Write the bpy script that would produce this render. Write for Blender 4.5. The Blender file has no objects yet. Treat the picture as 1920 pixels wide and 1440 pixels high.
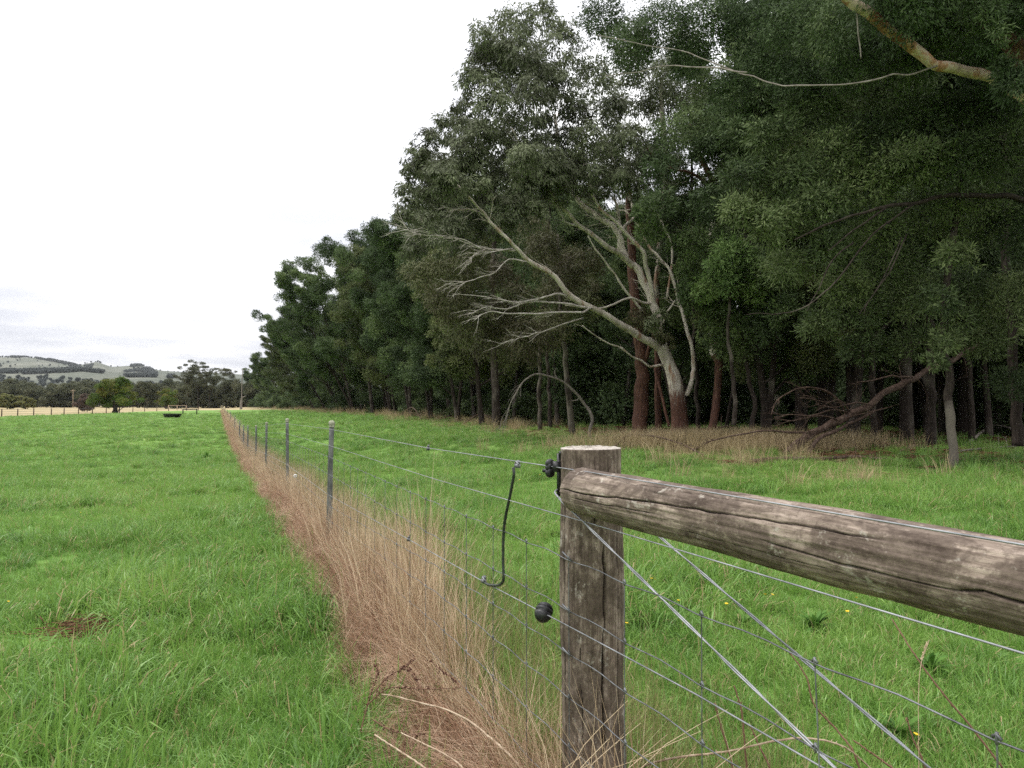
import bpy, math
import numpy as np
from mathutils import Vector, Matrix

S = bpy.context.scene
COL = S.collection
RNG = np.random.default_rng(11)
PI = math.pi

# ------------------------------------------------------------------ camera
EYE = 1.45
FPX = 1390.0
PITCH = math.atan(37 / FPX)
cd = bpy.data.cameras.new('camera')
cam = bpy.data.objects.new('camera', cd)
COL.objects.link(cam)
cam.location = (0, 0, EYE)
cam.rotation_euler = (PI / 2 + PITCH, 0, 0)
cd.sensor_fit = 'HORIZONTAL'
cd.sensor_width = 36
cd.lens = FPX / 1920 * 36
cd.clip_start = 0.02
cd.clip_end = 20000
S.camera = cam


def P(px, py, d):
    """World point seen at photo pixel (px, py), d metres ahead of the camera."""
    a = (px - 960) / FPX
    b = (720 - py) / FPX
    x, y, z = a, math.cos(PITCH) - b * math.sin(PITCH), math.sin(PITCH) + b * math.cos(PITCH)
    k = d / y
    return np.array([x * k, d, EYE + z * k])


def mpp(d):
    return d / FPX


# ------------------------------------------------------------------ noise
def _hash(ix, iy, iz, seed):
    h = (ix * 374761393 + iy * 668265263 + iz * 1274126177 + seed * 974634777) & 0xFFFFFFFF
    h = ((h ^ (h >> 13)) * 1274126177) & 0xFFFFFFFF
    h = h ^ (h >> 16)
    return (h & 0xFFFF) / 65535.0


def vnoise(p, seed=0):
    p = np.asarray(p, dtype=np.float64)
    if p.shape[-1] == 2:
        p = np.concatenate([p, np.zeros(p.shape[:-1] + (1,))], -1)
    i = np.floor(p).astype(np.int64)
    f = p - i
    f = f * f * (3 - 2 * f)
    o = 0
    for dx in (0, 1):
        wx = f[..., 0] if dx else 1 - f[..., 0]
        for dy in (0, 1):
            wy = f[..., 1] if dy else 1 - f[..., 1]
            for dz in (0, 1):
                wz = f[..., 2] if dz else 1 - f[..., 2]
                o = o + wx * wy * wz * _hash(i[..., 0] + dx, i[..., 1] + dy, i[..., 2] + dz, seed)
    return o


def fbm(p, oct=3, seed=0):
    p = np.asarray(p, dtype=np.float64)
    s, a, t = 0, 1.0, 0
    for k in range(oct):
        s = s + a * vnoise(p * (2.03 ** k), seed + k)
        t += a
        a *= 0.5
    return s / t


def ss(a, b, x):
    t = np.clip((np.asarray(x, dtype=np.float64) - a) / (b - a), 0, 1)
    return t * t * (3 - 2 * t)


# ------------------------------------------------------------------ terrain
_gy = np.linspace(-40, 7000, 70401)
_pr = np.interp(_gy, [-40, 0, 8, 11, 16, 20.4, 26, 30, 36, 46, 63, 116, 300, 1000, 7000],
                [0.1, 0, 0, -.08, -.24, -.44, -.59, -.68, -.65, -.55, -.48, -.43, -.40, -.2, 0])
_pr = np.convolve(np.pad(_pr, 15, mode='edge'), np.ones(31) / 31, 'valid')


def offs(x, y):
    return x - (1.0 - 0.3957 * y)


def gz(x, y):
    x = np.asarray(x, dtype=np.float64)
    y = np.asarray(y, dtype=np.float64)
    o = offs(x, y)
    pr = np.interp(y, _gy, _pr)
    z = pr * (1 - ss(1, 9, o)) + ss(5, 16, o) * (0.1 + 0.0025 * np.clip(y - 15, 0, 100))
    r = np.hypot(x, y)
    w = 1 - ss(40, 140, r)
    p = np.stack([x, y], -1)
    z = z + w * (0.05 * (vnoise(p * 1.3, 3) - .5) + 0.09 * (vnoise(p * .35, 5) - .5)) * ss(1.0, 3.0, r)
    # a low ridge under the fence, where the mower never goes
    z = z + 0.05 * np.exp(-(o / 0.4) ** 2)
    return z


def GP(px, py):
    """Ground point seen at photo pixel (px, py)."""
    d = 3.0
    for _ in range(60):
        q = P(px, py, d)
        h = EYE - float(gz(q[0], q[1]))
        nd = h / max(1e-4, (EYE - q[2]) / d)
        d = 0.5 * d + 0.5 * min(nd, 900)
    q = P(px, py, d)
    q[2] = float(gz(q[0], q[1]))
    return q


def fence_x(d):
    return 1.0 - 0.3957 * d


def row_off(d):
    d = np.asarray(d, dtype=np.float64)
    return np.interp(d, [0, 80, 200, 700], [13.2, 18, 11, 9])


# ------------------------------------------------------------------ mesh helpers
def mesh_np(name, V, Q=None, T=None, smooth=False, attrs=None):
    me = bpy.data.meshes.new(name)
    V = np.ascontiguousarray(V, dtype=np.float32)
    Q = np.zeros((0, 4), np.int32) if Q is None else np.asarray(Q, np.int32).reshape(-1, 4)
    T = np.zeros((0, 3), np.int32) if T is None else np.asarray(T, np.int32).reshape(-1, 3)
    me.vertices.add(len(V))
    me.vertices.foreach_set('co', V.ravel())
    idx = np.concatenate([Q.ravel(), T.ravel()]).astype(np.int32)
    me.loops.add(len(idx))
    me.loops.foreach_set('vertex_index', idx)
    st = np.concatenate([np.arange(len(Q)) * 4, len(Q) * 4 + np.arange(len(T)) * 3]).astype(np.int32)
    me.polygons.add(len(st))
    me.polygons.foreach_set('loop_start', st)
    if smooth:
        me.polygons.foreach_set('use_smooth', np.ones(len(st), dtype=bool))
    me.update(calc_edges=True)
    me.validate()
    for k, a in (attrs or {}).items():
        a = np.asarray(a, dtype=np.float32)
        if a.ndim == 1:
            at = me.attributes.new(k, 'FLOAT', 'POINT')
            at.data.foreach_set('value', a)
        else:
            at = me.attributes.new(k, 'FLOAT_VECTOR', 'POINT')
            at.data.foreach_set('vector', np.ascontiguousarray(a).ravel())
    return me


class MB:
    def __init__(s):
        s.V, s.Q, s.T, s.A, s.n = [], [], [], [], 0

    def add(s, V, Q=None, T=None, tint=0.5):
        V = np.asarray(V, dtype=np.float64).reshape(-1, 3)
        s.V.append(V)
        if Q is not None and len(Q):
            s.Q.append(np.asarray(Q).reshape(-1, 4) + s.n)
        if T is not None and len(T):
            s.T.append(np.asarray(T).reshape(-1, 3) + s.n)
        s.A.append(np.broadcast_to(np.asarray(tint, dtype=np.float64), (len(V),)))
        s.n += len(V)
        return s

    def tube(s, path, rad, k=8, tint=0.5, wob=0.0, seed=0, cap=True):
        path = np.asarray(path, dtype=np.float64)
        n = len(path)
        rad = np.broadcast_to(np.asarray(rad, dtype=np.float64), (n,))
        tg = np.gradient(path, axis=0)
        tg /= np.linalg.norm(tg, axis=1, keepdims=True) + 1e-12
        u = np.cross(tg[0], [0.0, 0.0, 1.0])
        if np.linalg.norm(u) < .1:
            u = np.cross(tg[0], [1.0, 0, 0])
        u /= np.linalg.norm(u)
        th = np.arange(k) / k * 2 * PI
        out = np.zeros((n, k, 3))
        for i in range(n):
            u = u - tg[i] * np.dot(u, tg[i])
            u /= np.linalg.norm(u) + 1e-12
            v = np.cross(tg[i], u)
            out[i] = path[i] + rad[i] * (np.cos(th)[:, None] * u + np.sin(th)[:, None] * v)
        if wob:
            d = out - path[:, None]
            nz = vnoise(out / (rad.max() * 1.6) + seed * 7.3, seed) - .5
            out = path[:, None] + d * (1 + wob * nz[..., None] * 2)
        i = np.arange(n - 1)[:, None] * k
        j = np.arange(k)[None]
        j2 = (j + 1) % k
        Q = np.stack([i + j, i + j2, i + k + j2, i + k + j], -1).reshape(-1, 4)
        V = out.reshape(-1, 3)
        t = np.broadcast_to(np.asarray(tint, dtype=np.float64), (n,)).repeat(k)
        T = []
        if cap:
            V = np.concatenate([V, path[:1], path[-1:]])
            t = np.concatenate([t, t[:1], t[-1:]])
            jj = np.arange(k)
            T = np.concatenate([np.stack([(jj + 1) % k, jj, np.full(k, n * k)], -1),
                                np.stack([(n - 1) * k + jj, (n - 1) * k + (jj + 1) % k, np.full(k, n * k + 1)], -1)])
        s.add(V, Q, T, t)
        return s

    def box(s, c, size, M=None, tint=.5):
        h = np.array(size) / 2
        v = np.array([[x, y, z] for x in (-1, 1) for y in (-1, 1) for z in (-1, 1)]) * h
        if M is not None:
            v = v @ np.asarray(M).T
        v = v + np.asarray(c)
        s.add(v, [[0, 1, 3, 2], [4, 6, 7, 5], [0, 4, 5, 1], [2, 3, 7, 6], [0, 2, 6, 4], [1, 5, 7, 3]], tint=tint)
        return s

    def lathe(s, prof, c=(0, 0, 0), k=24, axis=None, tint=.5):
        prof = np.asarray(prof, dtype=np.float64)
        th = np.arange(k) / k * 2 * PI
        V = np.stack([prof[:, 0:1] * np.cos(th), prof[:, 0:1] * np.sin(th), np.repeat(prof[:, 1:2], k, 1)], -1)
        n = len(prof)
        i = np.arange(n - 1)[:, None] * k
        j = np.arange(k)[None]
        j2 = (j + 1) % k
        Q = np.stack([i + j, i + j2, i + k + j2, i + k + j], -1).reshape(-1, 4)
        V = V.reshape(-1, 3)
        if axis is not None:
            R = np.array(Vector((0, 0, 1)).rotation_difference(Vector(axis)).to_matrix())
            V = V @ R.T
        s.add(V + np.asarray(c), Q, tint=tint)
        return s

    def arrays(s):
        V = np.concatenate(s.V)
        Q = np.concatenate(s.Q) if s.Q else None
        T = np.concatenate(s.T) if s.T else None
        return V, Q, T, np.concatenate(s.A)

    def mesh(s, name, m=None, smooth=True):
        V, Q, T, A = s.arrays()
        me = mesh_np(name, V, Q, T, smooth, {'tint': A})
        if m:
            me.materials.append(m)
        return me

    def build(s, name, m, parent=None, smooth=True, loc=None):
        V, Q, T, A = s.arrays()
        if parent is not None:
            V = V - np.array(parent.location)
        elif loc is not None:
            V = V - np.asarray(loc)
        me = mesh_np(name, V, Q, T, smooth, {'tint': A})
        me.materials.append(m)
        return link(name, me, parent, loc)


def link(name, me, parent=None, loc=None):
    o = bpy.data.objects.new(name, me)
    COL.objects.link(o)
    if parent is not None:
        o.parent = parent
    if loc is not None:
        o.location = [float(v) for v in loc]
    return o


def tag(o, label=None, cat=None, group=None, kind=None):
    for k, v in (('label', label), ('category', cat), ('group', group), ('kind', kind)):
        if v:
            o[k] = v
    return o


def empty(name, loc, label=None, cat=None, group=None):
    o = bpy.data.objects.new(name, None)
    COL.objects.link(o)
    o.location = [float(v) for v in loc]
    o.empty_display_size = .2
    return tag(o, label, cat, group)


def spline(pts, n):
    pts = np.asarray(pts, dtype=np.float64)
    m = len(pts)
    q = np.concatenate([[2 * pts[0] - pts[1]], pts, [2 * pts[-1] - pts[-2]]])
    t = np.linspace(0, m - 1 - 1e-9, n)
    i = t.astype(int)
    f = (t - i)[:, None]
    a, b, c, d = q[i], q[i + 1], q[i + 2], q[i + 3]
    return .5 * (2 * b + (c - a) * f + (2 * a - 5 * b + 4 * c - d) * f * f + (3 * b - a - 3 * c + d) * f ** 3)


def unit(v):
    v = np.asarray(v, dtype=np.float64)
    return v / (np.linalg.norm(v, axis=-1, keepdims=True) + 1e-12)


# ------------------------------------------------------------------ materials
class NT:
    def __init__(s, name):
        s.m = bpy.data.materials.new(name)
        s.m.use_nodes = True
        s.t = s.m.node_tree
        s.t.nodes.clear()
        s.out = s.t.nodes.new('ShaderNodeOutputMaterial')

    def n(s, typ, **kw):
        nd = s.t.nodes.new(typ)
        for k, v in kw.items():
            if k.startswith('_'):
                setattr(nd, k[1:], v)
            else:
                s.set(nd.inputs[k.replace('__', ' ')], v)
        return nd

    def set(s, sock, v):
        if isinstance(v, bpy.types.NodeSocket):
            s.t.links.new(v, sock)
        elif isinstance(v, bpy.types.Node):
            s.t.links.new(v.outputs[0], sock)
        else:
            if isinstance(v, (tuple, list)) and len(v) == 3 and sock.type == 'RGBA':
                v = (*v, 1)
            sock.default_value = v

    def attr(s, name, out='Fac'):
        nd = s.n('ShaderNodeAttribute', _attribute_name=name)
        return nd.outputs[out]

    def pos(s):
        return s.n('ShaderNodeNewGeometry').outputs['Position']

    def noise(s, vec, scale, detail=3, rough=.6, dist=0):
        return s.n('ShaderNodeTexNoise', Vector=vec, Scale=scale, Detail=detail, Roughness=rough, Distortion=dist).outputs[0]

    def ramp(s, fac, stops):
        nd = s.n('ShaderNodeValToRGB', Fac=fac)
        e = nd.color_ramp.elements
        while len(e) < len(stops):
            e.new(.5)
        for el, (p, c) in zip(e, stops):
            el.position = p
            el.color = (*c, 1) if not isinstance(c, (int, float)) else (c, c, c, 1)
        return nd.outputs[0]

    def mix(s, f, a, b, mode='MIX'):
        nd = s.n('ShaderNodeMix', _data_type='RGBA', _blend_type=mode)
        s.set(nd.inputs[0], f)
        s.set(nd.inputs[6], a)
        s.set(nd.inputs[7], b)
        return nd.outputs[2]

    def math(s, op, a, b=0.0, c=None):
        nd = s.n('ShaderNodeMath', _operation=op)
        s.set(nd.inputs[0], a)
        s.set(nd.inputs[1], b)
        if c is not None:
            s.set(nd.inputs[2], c)
        return nd.outputs[0]

    def mapping(s, vec, scale=(1, 1, 1), loc=(0, 0, 0)):
        return s.n('ShaderNodeMapping', Vector=vec, Scale=scale, Location=loc).outputs[0]

    def bsdf(s, col, rough=.7, spec=.3, normal=None, metal=0.0, trans=0.0, tcol=None):
        b = s.n('ShaderNodeBsdfPrincipled')
        s.set(b.inputs['Base Color'], col)
        s.set(b.inputs['Roughness'], rough)
        s.set(b.inputs['Specular IOR Level'], spec)
        s.set(b.inputs['Metallic'], metal)
        if normal is not None:
            s.set(b.inputs['Normal'], normal)
        o = b.outputs[0]
        if trans:
            t = s.n('ShaderNodeBsdfTranslucent', Color=tcol if tcol is not None else col)
            mx = s.n('ShaderNodeMixShader', Fac=trans)
            s.set(mx.inputs[1], o)
            s.set(mx.inputs[2], t)
            o = mx.outputs[0]
        s.set(s.out.inputs['Surface'], o)
        return s.m

    def bump(s, h, strength=.5, dist=.02):
        return s.n('ShaderNodeBump', Height=h, Strength=strength, Distance=dist).outputs[0]


def leaf_mat(name, cols, rough=.6, spec=.10, trans=.18, vary=.35):
    """Leaves: three hues chosen by a per-leaf tint, drifting a little from tree to tree."""
    t = NT(name)
    r = t.n('ShaderNodeObjectInfo').outputs['Random']
    f = t.math('ADD', t.attr('tint'), t.math('MULTIPLY_ADD', r, vary, -vary / 2))
    c = t.ramp(f, [(0.0, cols[0]), (.5, cols[1]), (1.0, cols[2])])
    return t.bsdf(c, rough, spec, trans=trans)


def make_materials():
    M = {}
    # grasses: hue by blade tint and by soft patches across the paddock
    def grass(name, lo, mid, hi, dry, trans=.3, rough=.38, spec=.4, yel=None):
        t = NT(name)
        p = t.pos()
        n1 = t.noise(p, .22, 2)
        n2 = t.noise(p, 1.7, 3)
        f = t.math('ADD', t.math('MULTIPLY', n1, .9), t.math('MULTIPLY', n2, .7))
        f = t.math('ADD', t.math('SUBTRACT', f, .55), t.math('MULTIPLY', t.attr('tint'), .45))
        c = t.ramp(f, [(0.1, lo), (.45, mid), (.8, hi)])
        r = t.n('ShaderNodeObjectInfo').outputs['Random']
        d = t.math('GREATER_THAN', t.math('ADD', t.attr('tint'), t.math('MULTIPLY', r, .06)), .965)
        c = t.mix(d, c, dry)
        return t.bsdf(c, rough, spec, trans=trans)
    M['grass'] = grass('pasture_grass', (.095, .195, .040), (.165, .310, .060), (.255, .385, .085), (.42, .34, .17), .38)
    M['clover'] = grass('clover_leaf', (.075, .175, .036), (.105, .225, .044), (.15, .28, .058), (.15, .28, .058), .3, .6, .2)
    M['seedgrass'] = grass('seeding_grass', (.13, .17, .05), (.21, .22, .08), (.30, .26, .11), (.34, .25, .13), .3, .6, .2)
    t = NT('dead_stalk')
    f = t.math('ADD', t.math('MULTIPLY', t.noise(t.pos(), 1.6, 2), .75), t.math('MULTIPLY', t.attr('tint'), .62))
    c = t.ramp(f, [(.25, (.15, .085, .048)), (.45, (.30, .195, .115)), (.66, (.48, .35, .22)), (1., (.68, .55, .38))])
    M['dead'] = t.bsdf(c, .6, .2, trans=.2)
    t = NT('dry_verge_grass')
    f = t.math('ADD', t.math('MULTIPLY', t.noise(t.pos(), .5, 2), .6), t.math('MULTIPLY', t.attr('tint'), .5))
    c = t.ramp(f, [(.2, (.18, .155, .07)), (.5, (.36, .28, .155)), (.9, (.54, .43, .27))])
    M['dry'] = t.bsdf(c, .6, .2, trans=.25)
    t = NT('russet_thatch')
    f = t.math('ADD', t.math('MULTIPLY', t.noise(t.pos(), 1.9, 3), .75), t.math('MULTIPLY', t.attr('tint'), .62))
    M['russet'] = t.bsdf(t.ramp(f, [(.25, (.085, .036, .021)), (.47, (.20, .103, .062)), (.68, (.36, .22, .14)), (1., (.57, .43, .30))]), .65, .15, trans=.15)
    # foliage
    M['wattle_near'] = leaf_mat('blue_green_wattle_leaf', [(.048, .070, .032), (.112, .148, .060), (.20, .24, .098)])
    M['wattle_olive'] = leaf_mat('olive_wattle_leaf', [(.056, .070, .030), (.098, .118, .050), (.17, .19, .078)])
    M['wattle'] = leaf_mat('wattle_leaf', [(.044, .066, .030), (.082, .118, .050), (.145, .19, .072)])
    M['wattle_light'] = leaf_mat('young_wattle_leaf', [(.07, .12, .04), (.13, .20, .065), (.20, .27, .09)])
    M['gum'] = leaf_mat('gum_leaf', [(.080, .082, .052), (.115, .132, .072), (.19, .212, .115)], .55, .15)
    M['gum_brown'] = leaf_mat('bronze_gum_leaf', [(.086, .074, .042), (.112, .112, .055), (.16, .17, .078)], .55, .12)
    M['far_leaf'] = leaf_mat('far_tree_leaf', [(.060, .070, .042), (.090, .098, .055), (.13, .13, .07)])
    M['lone'] = leaf_mat('lone_tree_leaf', [(.060, .105, .022), (.11, .155, .03), (.21, .17, .045)], vary=.1)
    M['willow'] = leaf_mat('pale_shrub_leaf', [(.12, .14, .05), (.17, .18, .065), (.23, .22, .09)])
    M['mauve'] = leaf_mat('mauve_shrub_twig', [(.12, .09, .075), (.16, .12, .10), (.20, .16, .13)])
    M['hillleaf'] = leaf_mat('hill_wood_leaf', [(.072, .086, .084), (.094, .108, .102), (.115, .125, .112)])
    M['weed'] = leaf_mat('weed_leaf', [(.065, .155, .03), (.105, .215, .04), (.15, .27, .05)], .6, .2, .35)
    # bark: tint 0 = smooth pale limb, 1 = rough red-brown butt
    t = NT('gum_bark')
    p = t.pos()
    a = t.attr('tint')
    n = t.noise(t.mapping(p, (2.2, 2.2, .8)), 1.15, 3, .5, .4)
    smooth = t.ramp(n, [(.26, (.16, .115, .08)), (.38, (.36, .32, .26)), (.50, (.54, .48, .41)), (.60, (.46, .41, .345)), (.68, (.32, .21, .145)), (.78, (.19, .10, .06))])
    st = t.noise(t.mapping(p, (9, 9, .7)), 3.0, 4, .7)
    rough = t.ramp(st, [(.3, (.025, .013, .010)), (.5, (.085, .040, .027)), (.7, (.17, .085, .058))])
    f = t.math('ADD', a, t.math('MULTIPLY_ADD', st, .9, -.45))
    f = t.ramp(f, [(.42, 0.0), (.58, 1.0)])
    c = t.mix(f, smooth, rough)
    M['gumbark'] = t.bsdf(c, .75, .2, t.bump(st, .7, .04))
    t = NT('dark_bark')
    p = t.pos()
    st = t.noise(t.mapping(p, (9, 9, 1.3)), 2.2, 4, .7)
    pl = t.noise(t.mapping(p, (1, 1, .7)), 1.4, 3)
    c = t.ramp(st, [(.3, (.016, .012, .009)), (.55, (.042, .032, .026)), (.75, (.085, .068, .056))])
    c = t.mix(t.ramp(t.math('ADD', pl, t.math('MULTIPLY_ADD', t.attr('tint'), .5, -.25)), [(.58, 0.0), (.78, .7)]), c, (.17, .15, .12))
    M['bark'] = t.bsdf(c, .85, .15, t.bump(st, .8, .04))
    t = NT('tan_limb_bark')
    p = t.pos()
    n = t.noise(t.mapping(p, (1, 1, 1)), 3.2, 4, .7)
    n2 = t.noise(p, 14, 4, .7)
    f = t.math('ADD', t.math('MULTIPLY_ADD', n2, .35, -.17), n)
    f = t.math('ADD', f, t.math('MULTIPLY', t.attr('tint'), .35))
    c = t.ramp(f, [(.32, (.19, .135, .095)), (.46, (.38, .29, .225)), (.58, (.48, .375, .305)), (.66, (.36, .205, .125)), (.80, (.21, .09, .05))])
    M['tanbark'] = t.bsdf(c, .7, .15, t.bump(n2, .5, .02))
    t = NT('dead_wood')
    p = t.pos()
    st = t.noise(t.mapping(p, (4, 4, 4)), 2.2, 4, .7)
    c = t.ramp(st, [(.3, (.10, .082, .068)), (.55, (.20, .175, .15)), (.75, (.31, .285, .25))])
    M['deadwood'] = t.bsdf(c, .8, .15, t.bump(st, .5, .02))
    t = NT('silver_dead_wood')
    st = t.noise(t.pos(), 7, 4, .7)
    M['silverwood'] = t.bsdf(t.ramp(st, [(.3, (.17, .145, .12)), (.5, (.36, .325, .285)), (.7, (.53, .50, .455))]), .75, .15, t.bump(st, .5, .02))
    t = NT('fallen_wood')
    p = t.pos()
    st = t.noise(t.mapping(p, (4, 4, 4)), 2.6, 4, .7)
    c = t.ramp(st, [(.3, (.032, .020, .015)), (.55, (.095, .062, .047)), (.75, (.22, .165, .13))])
    M['fallen'] = t.bsdf(c, .8, .15, t.bump(st, .5, .02))
    # weathered timber: attribute 'ax' holds position in the timber's own frame (grain runs along z)
    def timber(name, light, mid, dark, blot, blot_amt):
        t = NT(name)
        ax = t.attr('ax', 'Vector')
        g1 = t.noise(t.mapping(ax, (1, 1, .035)), 170, 3, .65)
        g2 = t.noise(t.mapping(ax, (1, 1, .22)), 46, 4, .6)
        bl = t.noise(t.mapping(ax, (1, 1, .8)), 11, 5, .68, .6)
        sp = t.noise(t.mapping(ax, (1, 1, .8)), 75, 3, .7)
        f = t.math('ADD', t.math('MULTIPLY', g1, .45), t.math('MULTIPLY', g2, .55))
        c = t.ramp(f, [(.32, dark), (.47, mid), (.62, light)])
        m = t.ramp(t.math('ADD', bl, t.math('MULTIPLY_ADD', sp, .45, -.20)), [(.445, 0.0), (.56, blot_amt)])
        c = t.mix(m, c, t.mix(t.ramp(t.math('ADD', t.math('MULTIPLY', g2, .5), t.math('MULTIPLY', sp, .5)), [(.40, 0.0), (.64, .75)]), blot, mid))
        fl_ = t.noise(t.mapping(ax, (1, 1, .45)), 130, 3, .8)
        c = t.mix(t.ramp(fl_, [(.52, 0.0), (.64, .55)]), c, dark)
        # pale crusts of lichen
        li = t.noise(t.mapping(ax, (1, 1, .8), (3, 1, 2)), 21, 4, .75)
        lm = t.ramp(t.math('ADD', li, t.math('MULTIPLY_ADD', sp, .25, -.12)), [(.60, 0.0), (.69, .6)])
        c = t.mix(lm, c, (.42, .385, .33))
        cr = t.attr('crack')
        c = t.mix(cr, c, (.012, .009, .007))
        h = t.math('ADD', t.math('MULTIPLY', g1, .7), t.math('MULTIPLY', sp, .6))
        return t.bsdf(c, .82, .2, t.bump(h, .55, .004))
    M['rail'] = timber('log_rail_timber', (.33, .268, .218), (.178, .138, .108), (.078, .057, .043), (.040, .027, .020), .88)
    M['post'] = timber('strainer_timber', (.29, .235, .19), (.145, .110, .085), (.055, .040, .030), (.035, .025, .017), .85)
    t = NT('end_grain')
    p = t.pos()
    n = t.noise(p, 55, 4, .7)
    M['endgrain'] = t.bsdf(t.ramp(n, [(.3, (.20, .175, .15)), (.6, (.46, .42, .37))]), .85, .15, t.bump(n, .5, .004))
    t = NT('galvanised_wire')
    n = t.noise(t.pos(), 14, 3)
    M['wire'] = t.bsdf(t.ramp(n, [(.35, (.17, .175, .185)), (.65, (.34, .345, .36))]), .5, .4, metal=.5)
    t = NT('dull_netting_wire')
    n = t.noise(t.pos(), 20, 3)
    M['netwire'] = t.bsdf(t.ramp(n, [(.35, (.08, .08, .085)), (.65, (.20, .205, .215))]), .5, .4, metal=.5)
    t = NT('grey_post_paint')
    n = t.noise(t.mapping(t.pos(), (1, 1, .3)), 22, 3)
    M['steelpost'] = t.bsdf(t.ramp(n, [(.35, (.06, .064, .06)), (.65, (.15, .155, .145))]), .6, .3)
    t = NT('mossy_cap')
    n = t.noise(t.pos(), 60, 3)
    M['cap'] = t.bsdf(t.ramp(n, [(.35, (.16, .17, .11)), (.65, (.33, .33, .25))]), .8, .2, t.bump(n, .6, .004))
    t = NT('black_plastic')
    n = t.noise(t.pos(), 120, 2)
    M['black'] = t.bsdf(t.ramp(n, [(.4, (.010, .010, .011)), (.7, (.03, .03, .032))]), .42, .45)
    t = NT('cable_sheath')
    n = t.noise(t.pos(), 90, 2)
    M['cable'] = t.bsdf(t.ramp(n, [(.4, (.014, .018, .014)), (.7, (.04, .047, .04))]), .38, .5)
    t = NT('white_porcelain')
    M['white'] = t.bsdf((.55, .55, .53), .3, .5)
    t = NT('trough_rubber')
    M['trough'] = t.bsdf(t.ramp(t.noise(t.pos(), 5, 2), [(.4, (.010, .010, .010)), (.6, (.018, .018, .018))]), .6, .3)
    t = NT('trough_water')
    M['water'] = t.bsdf((.02, .03, .03), .08, .5)
    t = NT('yellow_petal')
    M['petal'] = t.bsdf((.75, .52, .03), .5, .3, trans=.2)
    t = NT('cane_bark')
    n = t.noise(t.pos(), 25, 3)
    M['cane'] = t.bsdf(t.ramp(n, [(.35, (.25, .17, .11)), (.65, (.50, .40, .29))]), .7, .2)
    M['stem'] = NT('weed_stem').bsdf((.14, .075, .048), .7, .2)
    M['dockseed'] = NT('dock_seed').bsdf((.060, .022, .016), .8, .15)
    t = NT('ridge_leaf_litter')
    M['litter'] = t.bsdf(t.ramp(t.noise(t.pos(), 30, 3), [(.35, (.06, .030, .018)), (.65, (.18, .09, .05))]), .85, .1)
    return M


M = make_materials()


# ------------------------------------------------------------------ scatter: real instances placed by point attributes
def scatter(name, pts, rot, scl, pick, sources, label=None, kind='stuff'):
    me = bpy.data.meshes.new(name)
    n = len(pts)
    me.vertices.add(n)
    me.vertices.foreach_set('co', np.ascontiguousarray(pts, np.float32).ravel())
    for an, ty, key, val in (('rot', 'FLOAT_VECTOR', 'vector', rot), ('scl', 'FLOAT_VECTOR', 'vector', scl)):
        a = me.attributes.new(an, ty, 'POINT')
        a.data.foreach_set(key, np.ascontiguousarray(val, np.float32).ravel())
    a = me.attributes.new('pick', 'INT', 'POINT')
    a.data.foreach_set('value', np.ascontiguousarray(pick, np.int32))
    c = bpy.data.collections.new(name + '_source')
    for i, sm in enumerate(sources):
        so = bpy.data.objects.new(f'{name}_tuft_{i:02d}', sm)
        c.objects.link(so)
    o = link(name, me)
    ng = bpy.data.node_groups.new(name, 'GeometryNodeTree')
    ng.interface.new_socket(name='Geometry', in_out='INPUT', socket_type='NodeSocketGeometry')
    ng.interface.new_socket(name='Geometry', in_out='OUTPUT', socket_type='NodeSocketGeometry')
    gi, go = ng.nodes.new('NodeGroupInput'), ng.nodes.new('NodeGroupOutput')
    iop = ng.nodes.new('GeometryNodeInstanceOnPoints')
    ci = ng.nodes.new('GeometryNodeCollectionInfo')
    ci.inputs['Collection'].default_value = c
    ci.inputs['Separate Children'].default_value = True
    ci.inputs['Reset Children'].default_value = True
    iop.inputs['Pick Instance'].default_value = True

    def na(an, ty):
        nd = ng.nodes.new('GeometryNodeInputNamedAttribute')
        nd.data_type = ty
        nd.inputs['Name'].default_value = an
        return next(s for s in nd.outputs if s.enabled and s.name == 'Attribute')
    e2r = ng.nodes.new('FunctionNodeEulerToRotation')
    L = ng.links.new
    L(na('rot', 'FLOAT_VECTOR'), e2r.inputs[0])
    L(e2r.outputs[0], iop.inputs['Rotation'])
    L(na('scl', 'FLOAT_VECTOR'), iop.inputs['Scale'])
    L(na('pick', 'INT'), iop.inputs['Instance Index'])
    L(gi.outputs[0], iop.inputs['Points'])
    L(ci.outputs[0], iop.inputs['Instance'])
    L(iop.outputs[0], go.inputs[0])
    md = o.modifiers.new('scatter', 'NODES')
    md.node_group = ng
    tag(o, label, None, None, kind)
    return o
# ------------------------------------------------------------------ sky and sun
SUN_EL, SUN_AZ = math.radians(58), math.radians(280)   # azimuth clockwise from +Y: behind and to the left
W = bpy.data.worlds.new('World')
S.world = W
W.use_nodes = True
wt = W.node_tree
wt.nodes.clear()


def wn(typ, **kw):
    nd = wt.nodes.new(typ)
    for k, v in kw.items():
        if k.startswith('_'):
            setattr(nd, k[1:], v)
        elif isinstance(v, bpy.types.NodeSocket):
            wt.links.new(v, nd.inputs[k.replace('__', ' ')])
        else:
            nd.inputs[k.replace('__', ' ')].default_value = v
    return nd


def wm(op, a, b=0.0):
    nd = wt.nodes.new('ShaderNodeMath')
    nd.operation = op
    for i, v in enumerate((a, b)):
        if isinstance(v, bpy.types.NodeSocket):
            wt.links.new(v, nd.inputs[i])
        else:
            nd.inputs[i].default_value = v
    return nd.outputs[0]


def wr(f, stops):
    nd = wt.nodes.new('ShaderNodeValToRGB')
    wt.links.new(f, nd.inputs[0])
    e = nd.color_ramp.elements
    while len(e) < len(stops):
        e.new(.5)
    for el, (p, c) in zip(e, stops):
        el.position = p
        el.color = (*c, 1) if not isinstance(c, (int, float)) else (c, c, c, 1)
    return nd.outputs[0]


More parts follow.
